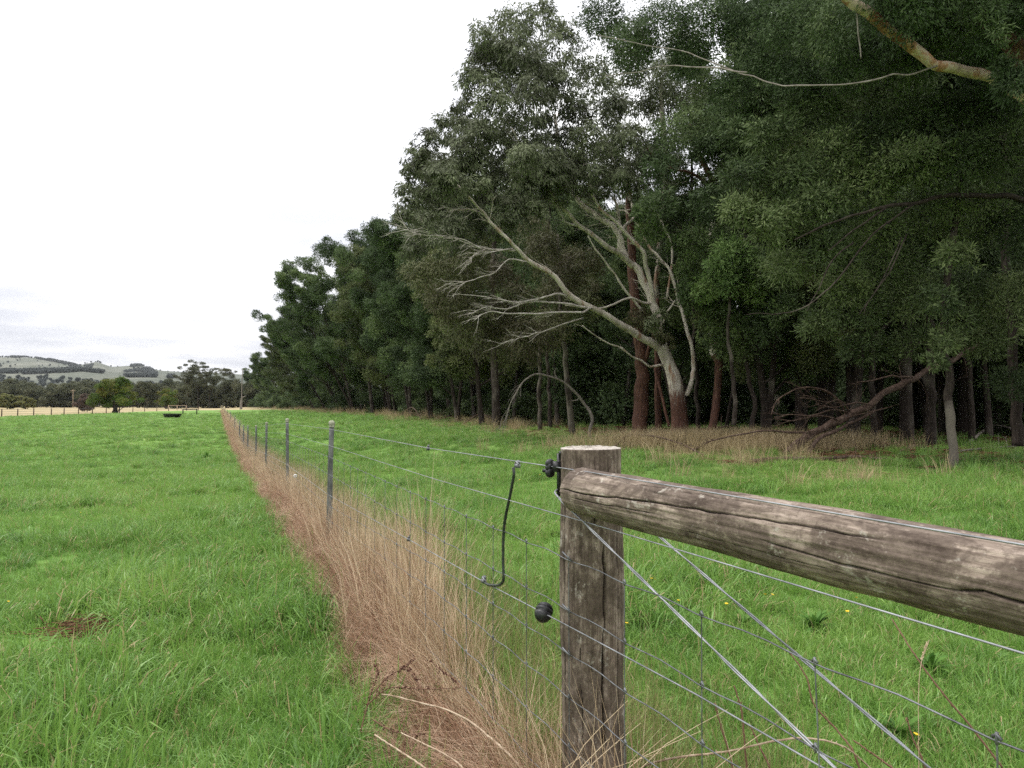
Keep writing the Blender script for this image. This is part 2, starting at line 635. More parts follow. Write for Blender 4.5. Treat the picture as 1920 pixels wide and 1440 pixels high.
tc = wn('ShaderNodeTexCoord').outputs['Generated']
sx = wn('ShaderNodeSeparateXYZ', Vector=tc)
el = wm('MAXIMUM', sx.outputs['Z'], 0.0)
# clouds lie on a sheet overhead: divide by elevation so that they draw out into streaks near the horizon
den = wm('ADD', el, 0.10)
cx = wm('DIVIDE', sx.outputs['X'], den)
cy = wm('DIVIDE', sx.outputs['Y'], den)
cv = wn('ShaderNodeCombineXYZ', X=cx, Y=cy).outputs[0]
nz = wn('ShaderNodeTexNoise', Vector=cv, Scale=.75, Detail=5.0, Roughness=.55).outputs[0]
nz2 = wn('ShaderNodeTexNoise', Vector=cv, Scale=.33, Detail=3.0, Roughness=.5).outputs[0]
grey = wr(wm('ADD', wm('MULTIPLY', nz, .6), wm('MULTIPLY', nz2, .4)), [(.42, (.66, .67, .73)), (.49, (.84, .84, .88)), (.55, (1.10, 1.10, 1.10))])
lum = wm('ADD', wm('MULTIPLY', el, 1.58), .82)
cl = wt.nodes.new('ShaderNodeMix')
cl.data_type = 'RGBA'
cl.blend_type = 'MULTIPLY'
cl.inputs[0].default_value = 1
wt.links.new(grey, cl.inputs[6])
wt.links.new(lum, cl.inputs[7])
sky = wn('ShaderNodeTexSky', _sky_type='NISHITA', _sun_disc=False, _sun_elevation=SUN_EL, _sun_rotation=SUN_AZ)
b1 = wn('ShaderNodeBackground', Color=sky.outputs[0], Strength=.07)
b2 = wn('ShaderNodeBackground', Color=cl.outputs[2], Strength=1.0)
mx = wn('ShaderNodeMixShader', Fac=.93)
wt.links.new(b1.outputs[0], mx.inputs[1])
wt.links.new(b2.outputs[0], mx.inputs[2])
wo = wn('ShaderNodeOutputWorld')
wt.links.new(mx.outputs[0], wo.inputs[0])

sl = bpy.data.lights.new('sun', 'SUN')
sl.energy = 1.5
sl.angle = math.radians(10)
sl.color = (1, .96, .90)
so = bpy.data.objects.new('sun', sl)
COL.objects.link(so)
sd = Vector((math.sin(SUN_AZ) * math.cos(SUN_EL), math.cos(SUN_AZ) * math.cos(SUN_EL), math.sin(SUN_EL)))
so.rotation_euler = sd.to_track_quat('Z', 'Y').to_euler()
so.location = (-20, -20, 40)

# ------------------------------------------------------------------ ground: one sheet to the horizon
DRY_B = np.array([(-3000, 800), (-600, 790), (0, 781), (172, 776), (271, 771.5), (406, 768.8), (480, 768.3), (760, 766)])


def project(x, y, z):
    c, s_ = math.cos(PITCH), math.sin(PITCH)
    zz = z - EYE
    f = np.maximum(y * c + zz * s_, .01)
    u = -y * s_ + zz * c
    return 960 + FPX * x / f, 720 - FPX * u / f


def zones(x, y):
    """dead strip, dry paddock, verge, forest floor - where each kind of cover grows."""
    o = offs(x, y)
    p2 = np.stack([x, y], -1)
    n = vnoise(p2 * .9, 21) - .5
    n2 = vnoise(p2 * 3.1, 22) - .5
    dead = ss(-.31, -.17, o + .14 * n + .12 * n2) * (1 - ss(.18, .36, o + .25 * n)) * (y < 185)
    px, py = project(x, y, gz(x, y))
    b = np.interp(px, DRY_B[:, 0], DRY_B[:, 1])
    dryp = ((py < b + n * 1.2) & (y > 40)).astype(float)
    ro = row_off(y)
    d = o - ro
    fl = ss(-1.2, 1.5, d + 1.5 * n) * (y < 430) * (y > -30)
    verge = ss(-5.2, -2.0, d + 3.5 * n + (vnoise(p2 * .25, 31) - .5) * 4) * (1 - ss(1.0, 5, d)) * (y < 430) * (y > 6) * (1 - .75 * ss(1560, 1720, px))
    return dead, dryp, verge, fl


ang = np.linspace(0, 2 * PI, 641)[:-1]
rad = np.concatenate([[0.05], np.geomspace(.35, 7500, 420)])
X = np.outer(rad, np.sin(ang)).ravel()
Y = np.outer(rad, np.cos(ang)).ravel()
Z = gz(X, Y)
nr, na_ = len(rad), len(ang)
i = np.arange(nr - 1)[:, None] * na_
j = np.arange(na_)[None]
j2 = (j + 1) % na_
Q = np.stack([i + j, i + j2, i + na_ + j2, i + na_ + j], -1).reshape(-1, 4)[:, ::-1]
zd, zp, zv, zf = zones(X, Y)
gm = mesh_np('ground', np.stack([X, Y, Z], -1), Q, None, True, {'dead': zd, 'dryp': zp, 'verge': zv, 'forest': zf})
t = NT('ground_cover')
p = t.pos()
n1 = t.noise(p, .05, 3)
n2 = t.noise(p, .5, 4, .65)
n3 = t.noise(p, 6, 4, .7)
f = t.math('ADD', t.math('MULTIPLY', n1, .35), t.math('ADD', t.math('MULTIPLY', n2, .5), t.math('MULTIPLY', n3, .35)))
g = t.ramp(f, [(.42, (.075, .155, .034)), (.58, (.128, .235, .050)), (.75, (.19, .285, .075))])
dp = t.ramp(t.math('ADD', t.math('MULTIPLY', t.noise(p, .03, 4), .7), t.math('MULTIPLY', n2, .3)), [(.35, (.20, .19, .085)), (.5, (.33, .265, .15)), (.65, (.42, .35, .21))])
vg = t.ramp(n2, [(.35, (.11, .115, .04)), (.6, (.24, .19, .10))])
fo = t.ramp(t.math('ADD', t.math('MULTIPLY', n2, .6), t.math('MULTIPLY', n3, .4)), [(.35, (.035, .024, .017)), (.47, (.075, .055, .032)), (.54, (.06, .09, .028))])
de = t.ramp(n3, [(.35, (.085, .042, .025)), (.6, (.21, .115, .07))])
c = t.mix(t.attr('dryp'), g, dp)
c = t.mix(t.math('MULTIPLY', t.attr('verge'), .75), c, vg)
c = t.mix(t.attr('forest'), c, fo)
c = t.mix(t.attr('dead'), c, de)
h = t.math('ADD', t.math('MULTIPLY', t.noise(p, .9, 4, .7), 1.0), t.math('MULTIPLY', n3, .35))
t.bsdf(c, .9, .1, t.bump(h, .8, .25))
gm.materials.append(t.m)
tag(link('ground', gm), None, None, None, 'structure')


# ------------------------------------------------------------------ grass tufts
def blades(n, rad, h0, h1, w, lean, seed, droop=.5, tint=None, dirbias=None, seg=3, head=0.0):
    r = np.random.default_rng(seed)
    a = r.uniform(0, 2 * PI, n)
    rr = rad * np.sqrt(r.uniform(0, 1, n))
    base = np.stack([rr * np.cos(a), rr * np.sin(a), np.full(n, -.015)], -1)
    h = r.uniform(h0, h1, n)
    la = a + r.normal(0, .9, n)
    dr = np.stack([np.cos(la), np.sin(la), np.zeros(n)], -1)
    if dirbias is not None:
        dr = unit(dr * .45 + np.asarray(dirbias))
    ln = np.clip(r.normal(lean, lean * .5, n), .02, 1.3)
    wd = w * r.uniform(.6, 1.3, n)
    sa = r.uniform(0, 2 * PI, n)
    side = np.stack([np.cos(sa), np.sin(sa), np.zeros(n)], -1)
    ts = np.linspace(0, 1, seg + 1)
    V = []
    for k, s_ in enumerate(ts):
        ang_ = ln * (s_ + droop * s_ * s_)
        # integrate a bending blade
        m = 12
        q = (np.arange(m) + .5) / m * s_
        aa = ln[:, None] * (q + droop * 2.2 * q * q)
        fx = np.sin(aa).mean(1) * s_ * h
        fz = np.cos(aa).mean(1) * s_ * h
        c = base + dr * fx[:, None] + np.array([0, 0, 1]) * fz[:, None]
        if k < seg:
            ww = wd * (1 - .55 * s_ ** 2) * .5
            V += [c - side * ww[:, None], c + side * ww[:, None]]
        else:
            V.append(c)
    nv = 2 * seg + 1
    V = np.stack(V, 1).reshape(-1, 3)
    o = np.arange(n)[:, None] * nv
    Q = np.concatenate([o + np.array([[2 * k, 2 * k + 1, 2 * k + 3, 2 * k + 2]]) for k in range(seg - 1)])
    T = o + np.array([[2 * seg - 2, 2 * seg - 1, 2 * seg]])
    ti = (r.uniform(0, 1, n) if tint is None else np.clip(r.normal(tint, .2, n), 0, .93)).repeat(nv)
    return V, Q, T, ti


def tuft(name, m, *sets):
    mb = MB()
    for s_ in sets:
        V, Q, T, ti = blades(**s_)
        mb.add(V, Q, T, ti)
    return mb.mesh(name, m, False)


grass_src = []
for k in range(6):     # ordinary sward
    grass_src.append(tuft('sward_tuft', M['grass'], dict(n=64, rad=.12, h0=.05, h1=.155, w=.0052, lean=.8, seed=100 + k)))
for k in range(4):     # longer combed-over tufts
    grass_src.append(tuft('long_tuft', M['grass'], dict(n=60, rad=.11, h0=.11, h1=.27, w=.0062, lean=1.0, seed=120 + k, droop=.7,
                                                         dirbias=(math.cos(k * 1.7) * .8, math.sin(k * 1.7) * .8, 0))))
for k in range(3):     # tight upright clumps
    grass_src.append(tuft('clump_tuft', M['grass'], dict(n=70, rad=.09, h0=.14, h1=.27, w=.006, lean=.55, seed=140 + k, droop=.5)))


def clover(name, seed):
    r = np.random.default_rng(seed)
    mb = MB()
    for q in range(38):
        a, rr = r.uniform(0, 2 * PI), .13 * math.sqrt(r.uniform())
        c = np.array([rr * math.cos(a), rr * math.sin(a), r.uniform(.04, .10)])
        for k in range(3):
            b = a + k * 2.09 + r.normal(0, .1)
            d = np.array([math.cos(b), math.sin(b), r.uniform(-.25, .35)])
            sd_ = np.array([-math.sin(b), math.cos(b), 0])
            L = r.uniform(.014, .024)
            mb.add([c, c + d * L * .55 + sd_ * L * .48, c + d * L, c + d * L * .55 - sd_ * L * .48], [[0, 1, 2, 3]], tint=r.uniform(0, .9))
    return mb.mesh(name, M['clover'], False)


for k in range(3):
    grass_src.append(clover('clover_tuft', 160 + k))


def sample(n, dmin, dmax, pw, wid=.80, pad=1.6):
    """Random ground points in front of the viewer, density falling as d**-pw."""
    u = RNG.uniform(0, 1, n)
    e = 2 - pw
    d = (dmin ** e + u * (dmax ** e - dmin ** e)) ** (1 / e)
    x = RNG.uniform(-1, 1, n) * (d * wid + pad)
    return x, d


N = 78000
x, y = sample(N, 1.3, 150, 1.55)
zd, zp, zv, zf = zones(x, y)
o = offs(x, y)
r0 = RNG.uniform(0, 1, N)
keep = (r0 > zd * .97) & (zp < .5) & (r0 > zv * .30) & (RNG.uniform(0, 1, N) > zf * .50)
# a worn patch in the left paddock
bp = GP(168, 1188)
keep &= np.hypot((x - bp[0]) / .34, (y - bp[1] + .20) / .46) > .9
x, y, o, zv, zf = x[keep], y[keep], o[keep], zv[keep], zf[keep]
n = len(x)
p2 = np.stack([x, y], -1)
cl_n = fbm(p2 * .55, 2, 40)
lg_n = fbm(p2 * .8, 2, 44)
pick = RNG.integers(0, 6, n)
r1 = RNG.uniform(0, 1, n)
longm = (r1 < np.clip((lg_n - .46) * 3.0, .03, .65)) | ((o > .2) & (o < 1.1) & (r1 < .55))
pick[longm] = 6 + RNG.integers(0, 4, longm.sum())
cm = (r1 > .93) & (lg_n > .5)
pick[cm] = 10 + RNG.integers(0, 3, cm.sum())
cv_ = (cl_n > 2) & (RNG.uniform(0, 1, n) < np.clip((cl_n - .62) * 12, 0, .6)) & (y < 30) & (o < -.8)
# the two dark clover beds of the left paddock
for bx, by, sx_, sy_ in ((330, 1075, .40, .16), (440, 1065, .5, .2), (400, 850, .5, .3)):
    g_ = GP(bx, by)
    cv_ |= (np.hypot((x - g_[0]) / sx_, (y - g_[1]) / sy_) < 1) & (RNG.uniform(0, 1, n) < .42)
pick[cv_] = 13 + RNG.integers(0, 3, cv_.sum())
s = RNG.uniform(.75, 1.25, n) * (1 + .55 * ss(8, 60, y)) * (.8 + .5 * ss(.35, .65, lg_n))
s[o < -.3] *= .92
s *= 1 - .3 * zv
sz = s * (1 - .25 * ss(15, 70, y))
rot = np.stack([RNG.normal(0, .12, n), RNG.normal(0, .12, n), RNG.uniform(0, 2 * PI, n)], -1)
scatter('pasture_grass', np.stack([x, y, gz(x, y)], -1), rot, np.stack([s, s, sz], -1), pick, grass_src, 'bright green pasture grass and clover')

# dead strip under the fence
dead_src = []
for k in range(5):     # standing stalks
    dead_src.append(tuft('standing_straw', M['dead'], dict(n=46, rad=.08, h0=.30, h1=.74, w=.0023, lean=.30, seed=200 + k, droop=.6)))
for k in range(5):     # lodged straw, combed towards the left paddock
    dead_src.append(tuft('lodged_straw', M['russet'], dict(n=60, rad=.09, h0=.32, h1=.72, w=.0025, lean=.85, seed=220 + k, droop=.9, dirbias=(-.85, -.45 + .25 * k, 0))))
for k in range(3):     # short broken litter
    dead_src.append(tuft('short_straw', M['russet'], dict(n=50, rad=.10, h0=.08, h1=.26, w=.0026, lean=1.1, seed=240 + k, droop=.4)))
N = 11500
u = RNG.uniform(0, 1, N)
e = .55
y = (1.2 ** e + u * (180 ** e - 1.2 ** e)) ** (1 / e)
o = RNG.uniform(-.52, .38, N)
x = fence_x(y) + o
zd, zp, zv, zf = zones(x, y)
keep = (RNG.uniform(0, 1, N) < zd) & (np.hypot(x - .231, y - 2.2) > .10)
x, y, o = x[keep], y[keep], o[keep]
n = len(x)
hn = vnoise(np.stack([x * .6, y * .9], -1), 50)
r1 = RNG.uniform(0, 1, n)
pick = np.where(r1 < np.clip((o + .16) / .42, .05, .55) * (.45 + .55 * ss(2.6, 3.8, y)), RNG.integers(0, 5, n), 5 + RNG.integers(0, 5, n))
sh = RNG.uniform(0, 1, n) < .16
pick[sh] = 10 + RNG.integers(0, 3, sh.sum())
s = RNG.uniform(.8, 1.15, n)
sw = s * (1 + .8 * ss(8, 60, y))
sz = s * (.62 + .55 * hn) * (.72 + .38 * ss(-.3, .1, o))
sz *= 1 - .22 * ss(3.5, 7, y)
lod = ~(pick < 5)
sw[lod] *= (.55 + .45 * ss(-.18, .08, o[lod]))
sz *= 1 - .30 * (1 - ss(2.4, 3.6, y))
rot = np.stack([RNG.normal(0, .12, n), RNG.normal(0, .10, n), RNG.normal(0, .35, n)], -1)
stand = pick < 5
sz[stand] *= 1.30
rot[stand, 2] = RNG.uniform(0, 2 * PI, stand.sum())
rot[stand, 1] -= .10
scatter('dead_grass', np.stack([x, y, gz(x, y)], -1), rot, np.stack([sw, sw, sz], -1), pick, dead_src, 'dead red brown grass standing and lodged along the wire fence')

# stems that have flopped across the foot of the strainer post
mb = MB()
r = np.random.default_rng(61)
for k in range(80):
    a0 = np.array([r.uniform(-.12, .30), r.uniform(1.72, 2.08), 0.0])
    a0[2] = gz(a0[0], a0[1]) + r.uniform(.02, .2)
    L = r.uniform(.30, .62)
    d = unit(np.array([r.uniform(.25, .8), r.uniform(-.3, .05), r.uniform(.45, .9)]))
    b = a0 + d * L * .6
    c = b + unit(d + np.array([.25, 0, -.25])) * L * .4
    mb.tube(spline([a0, b, c], 6), np.linspace(.0016, .0007, 6), 4, r.uniform(.45, .95), cap=False)
tag(mb.build('flopped_straw', M['dead']), 'pale straw flopped across the foot of the strainer post', None, None, 'stuff')

# thin yellow-green seeding stems beyond the wires
sd_src = [tuft('seeding_stem', M['seedgrass'], dict(n=9, rad=.10, h0=.35, h1=.85, w=.0028, lean=.22, seed=260 + k, droop=.6),
               dict(n=26, rad=.13, h0=.12, h1=.4, w=.004, lean=.6, seed=270 + k)) for k in range(5)]
N = 2100
y = (1.5 ** .5 + RNG.uniform(0, 1, N) * (45 ** .5 - 1.5 ** .5)) ** 2
o = np.abs(RNG.normal(.25, .32, N)) + .12
x = fence_x(y) + o
keep = (np.hypot(x - .231, y - 2.2) > .16) & ((y > 2.15) | (RNG.uniform(0, 1, N) < .22))
x, y = x[keep], y[keep]
n = len(x)
s = RNG.uniform(.55, .95, n)
scatter('seeding_grass', np.stack([x, y, gz(x, y)], -1), np.stack([RNG.normal(0, .1, n), RNG.normal(0, .1, n), RNG.uniform(0, 6.28, n)], -1),
        np.stack([s, s, s], -1), RNG.integers(0, 5, n), sd_src, 'thin yellow green seeding grass behind the fence wires')

# dry verge along the trees
dry_src = [tuft('verge_tuft', M['dry'], dict(n=42, rad=.20, h0=.15, h1=.55, w=.006, lean=.4, seed=300 + k, droop=.6)) for k in range(5)]
N = 22000
x, y = sample(N, 9, 220, 1.0, .95, 3)
zd, zp, zv, zf = zones(x, y)
pn = fbm(np.stack([x, y], -1) * .35, 2, 77)
keep = RNG.uniform(0, 1, N) < zv * np.clip((pn - .38) * 5, 0, 1) * (y < 200)
x, y, pn = x[keep], y[keep], pn[keep]
n = len(x)
s = RNG.uniform(.6, 1.2, n) * (.45 + .9 * ss(.4, .7, pn)) * (1 + .4 * ss(25, 80, y))
scatter('dry_grass', np.stack([x, y, gz(x, y)], -1), np.stack([RNG.normal(0, .12, n), RNG.normal(0, .12, n), RNG.uniform(0, 6.28, n)], -1),
        np.stack([s, s, s], -1), RNG.integers(0, 5, n), dry_src, 'bleached dry grass along the edge of the trees')
# the knee-high stand round the white gum
N = 900
g_ = GP(1275, 835)
x = g_[0] + RNG.normal(1.0, 2.0, N)
y = g_[1] + RNG.normal(-1.0, 1.0, N)
s = RNG.uniform(.8, 1.5, N)
scatter('tall_dry_grass', np.stack([x, y, gz(x, y)], -1), np.stack([RNG.normal(0, .12, N), RNG.normal(0, .12, N), RNG.uniform(0, 6.28, N)], -1),
        np.stack([s, s, s], -1), RNG.integers(0, 5, N), dry_src, 'knee high bleached grass round the white gum and fallen log')

# worn patch
mb = MB()
r = np.random.default_rng(5)
for k in range(420):
    q = bp + np.array([r.normal(0, .14), r.normal(-.03, .11), 0])
    q[2] = gz(q[0], q[1]) + .015 + r.uniform(0, .075)
    a = r.uniform(0, PI)
    d = np.array([math.cos(a), math.sin(a) * .6, r.normal(0, .12)]) * r.uniform(.03, .10)
    mb.tube([q - d / 2, q, q + d / 2], [.002, .003, .0012], 4, r.uniform(), cap=False)
tag(mb.build('dead_grass_litter', M['litter']), 'small brown patch of dead stems in the green paddock', None, None, 'stuff')

# sticks and curled leaves under the trees
lit_src = []
for k in range(4):
    r = np.random.default_rng(330 + k)
    mb = MB()
    for q in range(26):
        a, rr = r.uniform(0, 2 * PI), .5 * math.sqrt(r.uniform())
        c = np.array([rr * math.cos(a), rr * math.sin(a), r.uniform(.005, .05)])
        b = r.uniform(0, 2 * PI)
        L_ = r.uniform(.08, .45) if q < 12 else r.uniform(.05, .12)
        d = np.array([math.cos(b), math.sin(b), r.normal(0, .15)]) * L_
        if q < 12:
            mb.tube([c - d / 2, c + [0, 0, .01], c + d / 2], [.004, .007, .003], 4, r.uniform(), cap=False)
        else:
            sd_ = np.array([-math.sin(b), math.cos(b), .3]) * .018
            mb.add([c, c + d * .5 + sd_, c + d, c + d * .5 - sd_], [[0, 1, 2, 3]], tint=r.uniform())
    lit_src.append(mb.mesh('litter_patch', M['litter'], False))
N = 9000
x, y = sample(N, 10, 75, .8, 1.0, 3)
zd, zp, zv, zf = zones(x, y)
keep = RNG.uniform(0, 1, N) < np.maximum(zf, .10 * zv)
x, y = x[keep], y[keep]
n = len(x)
s = RNG.uniform(.7, 1.5, n)
scatter('forest_litter', np.stack([x, y, gz(x, y)], -1), np.stack([RNG.normal(0, .05, n), RNG.normal(0, .05, n), RNG.uniform(0, 6.28, n)], -1),
        np.stack([s, s, s], -1), RNG.integers(0, 4, n), lit_src, 'sticks and fallen leaves on the ground under the trees')
# ------------------------------------------------------------------ strainer assembly: post + log rail (+ far post)
PC = np.array([0.231, 2.2])        # strainer post centre
PR = 0.0934
ZTOP = EYE - 0.131
fs = empty('fence_strainer', (PC[0], PC[1], 0), 'weathered round strainer post and heavy log rail at the near end of the wire fence', 'fence brace')


def timber_mesh(name, A, B, r0, r1, m, mend, nu=300, nv=224, up=None, cracks=(), seed=0, rough=.0022, lump=.004, round_end=0.0):
    """Round timber from A to B. cracks: (t list, theta list, width rad, depth)."""
    A, B = np.asarray(A, float), np.asarray(B, float)
    L = np.linalg.norm(B - A)
    ax = (B - A) / L
    e1 = np.asarray(up, float)
    e1 = unit(e1 - ax * np.dot(e1, ax))
    e2 = np.cross(ax, e1)
    t = np.linspace(0, 1, nu)
    th = np.arange(nv) / nv * 2 * PI
    tt, hh = np.meshgrid(t, th, indexing='ij')
    r = r0 + (r1 - r0) * tt
    zc = tt * L
    loc = np.stack([np.cos(hh) * r, np.sin(hh) * r, zc], -1)
    r = r + lump * 2 * (fbm(loc * np.array([9, 9, 4]), 2, seed) - .5)
    r = r + rough * 2 * (fbm(loc * np.array([150, 150, 7]), 2, seed + 5) - .5)
    cr = np.zeros_like(r)
    for ts, hs, w, dep in cracks:
        c = np.interp(tt, ts, hs) + .035 * (vnoise(np.stack([tt * L * 22, tt * 0, tt * 0], -1), seed + 9) - .5) * 2
        fade = ss(ts[0], ts[0] + .03, tt) * (1 - ss(ts[-1] - .05, ts[-1], tt))
        wv = w * (.5 + vnoise(np.stack([tt * L * 14, tt * 0 + 3, tt * 0], -1), seed + 12))
        dh = (hh - c + PI) % (2 * PI) - PI
        k = np.exp(-(dh / wv) ** 2) * fade
        r = r - dep * k
        cr = np.maximum(cr, np.clip(k * 1.15, 0, 1))
    if round_end:
        dd = np.clip((round_end - zc) / round_end, 0, 1)
        r = r * np.sqrt(np.clip(1 - dd ** 2 * .55, 0, 1))
    V = A + ax * zc[..., None] + e1 * (np.cos(hh) * r)[..., None] + e2 * (np.sin(hh) * r)[..., None]
    i = np.arange(nu - 1)[:, None] * nv
    j = np.arange(nv)[None]
    j2 = (j + 1) % nv
    Qd = np.stack([i + j, i + j2, i + nv + j2, i + nv + j], -1).reshape(-1, 4)
    loc = np.stack([np.cos(hh) * r, np.sin(hh) * r, zc], -1).reshape(-1, 3) + seed
    V = V.reshape(-1, 3)
    cr = cr.ravel()
    # sawn ends: rings down to the pith
    nQ = len(Qd)
    base = len(V)
    ends, eq = [], []
    rn = np.random.default_rng(seed)
    for e_, ring0, cen in ((0, 0, A), (1, (nu - 1) * nv, B)):
        prev = np.arange(nv) + ring0
        for k, f in enumerate((.97, .8, .6, .4, .2, .02)):
            ring = cen + (V[ring0:ring0 + nv] - cen) * f
            bulge = .004 * (1 - f) + .0016 * rn.normal(0, 1, nv) * (f < .9)
            ring = ring + ax * (bulge * (1 if e_ else -1))[:, None]
            idx = base + np.arange(nv)
            base += nv
            ends.append(ring)
            q = np.stack([prev, np.roll(prev, -1), np.roll(idx, -1), idx], -1)
            eq.append(q[:, ::-1] if e_ == 0 else q)
            prev = idx
    V = np.concatenate([V] + ends)
    ne = sum(len(q) for q in ends)
    loc = np.concatenate([loc, np.zeros((ne, 3))])
    cr = np.concatenate([cr, np.zeros(ne)])
    Qa = np.concatenate([Qd] + eq)
    me = mesh_np(name, V - np.array([PC[0], PC[1], 0]), Qa, None, True, {'ax': loc, 'crack': cr})
    me.materials.append(m)
    me.materials.append(mend)
    mi = np.zeros(len(me.polygons), np.int32)
    mi[nQ:] = 1
    me.polygons.foreach_set('material_index', mi)
    return me


# post: theta measured from the camera side, turning towards +x x up
front = unit(np.array([-PC[0], -PC[1], 0]))
me = timber_mesh('post', (PC[0] + .012, PC[1], -.35), (PC[0], PC[1], ZTOP), PR * 1.03, PR * .97, M['post'], M['endgrain'], 330, 224, front,
                 [([.0, .3, .55, .80, .86], [.42, .36, .30, .40, .45], .020, .018),
                  ([.25, .5, .8, .995], [-.95, -1.02, -.98, -1.0], .016, .012),
                  ([.2, .6, .99], [.95, .9, 1.0], .012, .008),
                  ([.86, .93, .998], [.12, .16, .18], .012, .010),
                  ([.9, .95, .999], [.62, .60, .64], .010, .008),
                  ([.3, .5, .72], [-.35, -.3, -.38], .008, .005)], seed=3, lump=.006)
link('post', me, fs)
# the rail runs back past the photographer to a second post
RA = np.array([0.187, 2.085, EYE - .242])
RB = np.array([1.333, -.015, EYE - .290])
RA = RA - unit(RB - RA) * .012
me = timber_mesh('rail', RA, RB, .0645, .0700, M['rail'], M['endgrain'], 420, 256, (0, 0, 1),
                 [([.0, .05, .1, .2, .33, .42], [1.47, 1.43, 1.35, 1.17, .97, .93], .020, .012),
                  ([.02, .1, .2], [1.72, 1.66, 1.60], .012, .005),
                  ([.30, .36, .43, .46, .475, .5, .56, .66], [1.60, 1.70, 1.77, 1.75, 1.62, 1.65, 1.8, 1.85], .017, .010),
                  ([.12, .3, .42], [.62, .50, .52], .010, .004),
                  ([.2, .3, .4], [1.95, 2.0, 1.94], .010, .004),
                  ([.5, .7, .98], [1.4, 1.5, 1.45], .012, .007)], seed=8, lump=.0045, round_end=.02)
link('rail', me, fs)
me = timber_mesh('post', (1.40, -.09, -.35), (1.39, -.09, EYE - .13), PR, PR * .96, M['post'], M['endgrain'], 160, 96, (0, 1, 0), [], seed=14)
link('post', me, fs)

# black end insulator stapled down the post's near corner
def fl(px, d=None, py=None):
    """point on the wire line at photo column px"""
    dd = 1 / (.3957 + (px - 960) / FPX)
    return np.array([fence_x(dd), dd, 0]) if py is None else np.array([fence_x(dd), dd, EYE - (py - 757) * dd / FPX])


mb = MB()
c0 = fl(1040, py=882)
side = unit(np.array([PC[0] - c0[0], PC[1] - c0[1], 0]))     # into the post
tang = np.array([side[1], -side[0], 0])
R3 = np.stack([tang, side, [0, 0, 1]], 1)
mb.box(c0 + side * .012 + np.array([0, 0, -.012]), (.020, .012, .125), R3)
mb.box(c0 + side * .005 + np.array([0, 0, .012]), (.026, .022, .030), R3)
mb.box(c0 + side * .018 + np.array([0, 0, .052]), (.034, .012, .010), R3)
ins = mb.build('insulator', M['black'], fs, False)
mb = MB()
for dz in (-.012, .008, .022):
    mb.lathe([(.002, -.008), (.013, -.007), (.015, 0), (.013, .007), (.002, .008)], fl(1031, py=880) + np.array([0, 0, dz * .8]) + side * .0, 16, axis=(-.37, .93, 0.1))
mb.box(fl(1026, py=882), (.010, .030, .010), R3)
cl_ = mb.build('insulator_claw', M['black'], fs)
# tie wire staples on the post
mb = MB()
for py in (1043, 1141, 1222):
    c = P(1064, py, 2.10)
    mb = MB()
    mb.tube(spline([c + [-.014, .0, .012], c + [-.004, -.016, .004], c + [.004, -.016, -.004], c + [.012, 0, -.012]], 8), .0024, 6)
    mb.build('staple', M['netwire'], fs)

# ------------------------------------------------------------------ wire fence
POSTS = [(617, 788), (535.5, 784), (498, 791), (479, 797), (464, 797), (456, 796), (449, 788), (440, 778), (432, 771), (426, 767.5), (422, 765), (419, 764), (417, 763.4)]
wf = empty('wire_fence', (fence_x(6.7), 6.7, float(gz(fence_x(6.7), 6.7))), 'long wire fence with grey capped posts running across the paddock to the far trees', 'fence')
PD = []
for i, (px, py) in enumerate(POSTS):
    d = FPX / (px - 410)
    zt = EYE - (py - 757) * d / FPX
    PD.append((d, zt))
    x0, y0 = fence_x(d) + .024, d + .010
    g = float(gz(x0, y0))
    tl = RNG.normal(0, .012, 2)
    mb = MB()
    H = zt - g
    path = [(x0 - tl[0] * H, y0 - tl[1] * H, g - .3), (x0 - tl[0] * .5, y0, (zt + g) / 2), (x0, y0, zt - .045)]
    mb.tube(spline(path, 8), np.linspace(.0255, .0225, 8), 12, wob=.06, seed=i)
    po = mb.build('fence_post', M['steelpost'], wf)
    mb = MB()
    mb.lathe([(.0, .0), (.014, -.002), (.024, -.010), (.0295, -.024), (.029, -.036), (.025, -.046), (.0245, -.052), (.0265, -.054), (.0265, -.062), (.023, -.064)],
             (x0, y0, zt), 16)
    V, Q, T, A = mb.arrays()
    me = mesh_np('cap', V - np.array(wf.location), Q, T, True, {'tint': A})
    me.materials.append(M['cap'])
    link('cap', me, po)

NEAR = [  # height below the eye close to the strainer, (d, below), then drop from each post top
    ('W1', [(.25, .172), (.92, .175), (1.995, .184), (2.5, .193), (3.54, .211)], .079, .0017),
    ('W2', [(.25, .305), (.92, .309), (2.01, .321), (3.4, .347)], .227, .0016),
    ('W3', [(.25, .42), (.96, .428), (1.52, .434), (2.02, .441), (3.4, .455)], .33, .0015),
    ('W4', [(.25, .555), (1.56, .578), (2.1, .585), (3.4, .61)], .487, .0015),
    ('W5', [(.25, .58), (1.56, .6046), (2.1, .630), (2.8, .667), (3.89, .708)], .672, .0018),
    ('W6', [(.25, .68), (1.56, .697), (2.1, .706), (3.4, .74)], .77, .0015),
    ('W7', [(.25, .81), (2.05, .828), (3.4, .86)], .90, .0015),
    ('W8', [(.25, .95), (2.05, .965), (3.4, 1.0)], 1.03, .0015),
    ('W9', [(.25, 1.10), (2.05, 1.115), (3.4, 1.15)], 1.16, .0015),
]


def wire_z(w, d):
    ds = [a for a, _ in w[1]] + [p[0] for p in PD]
    zs = [EYE - b for _, b in w[1]] + [p[1] - w[2] for p in PD]
    return np.interp(d, ds, zs)


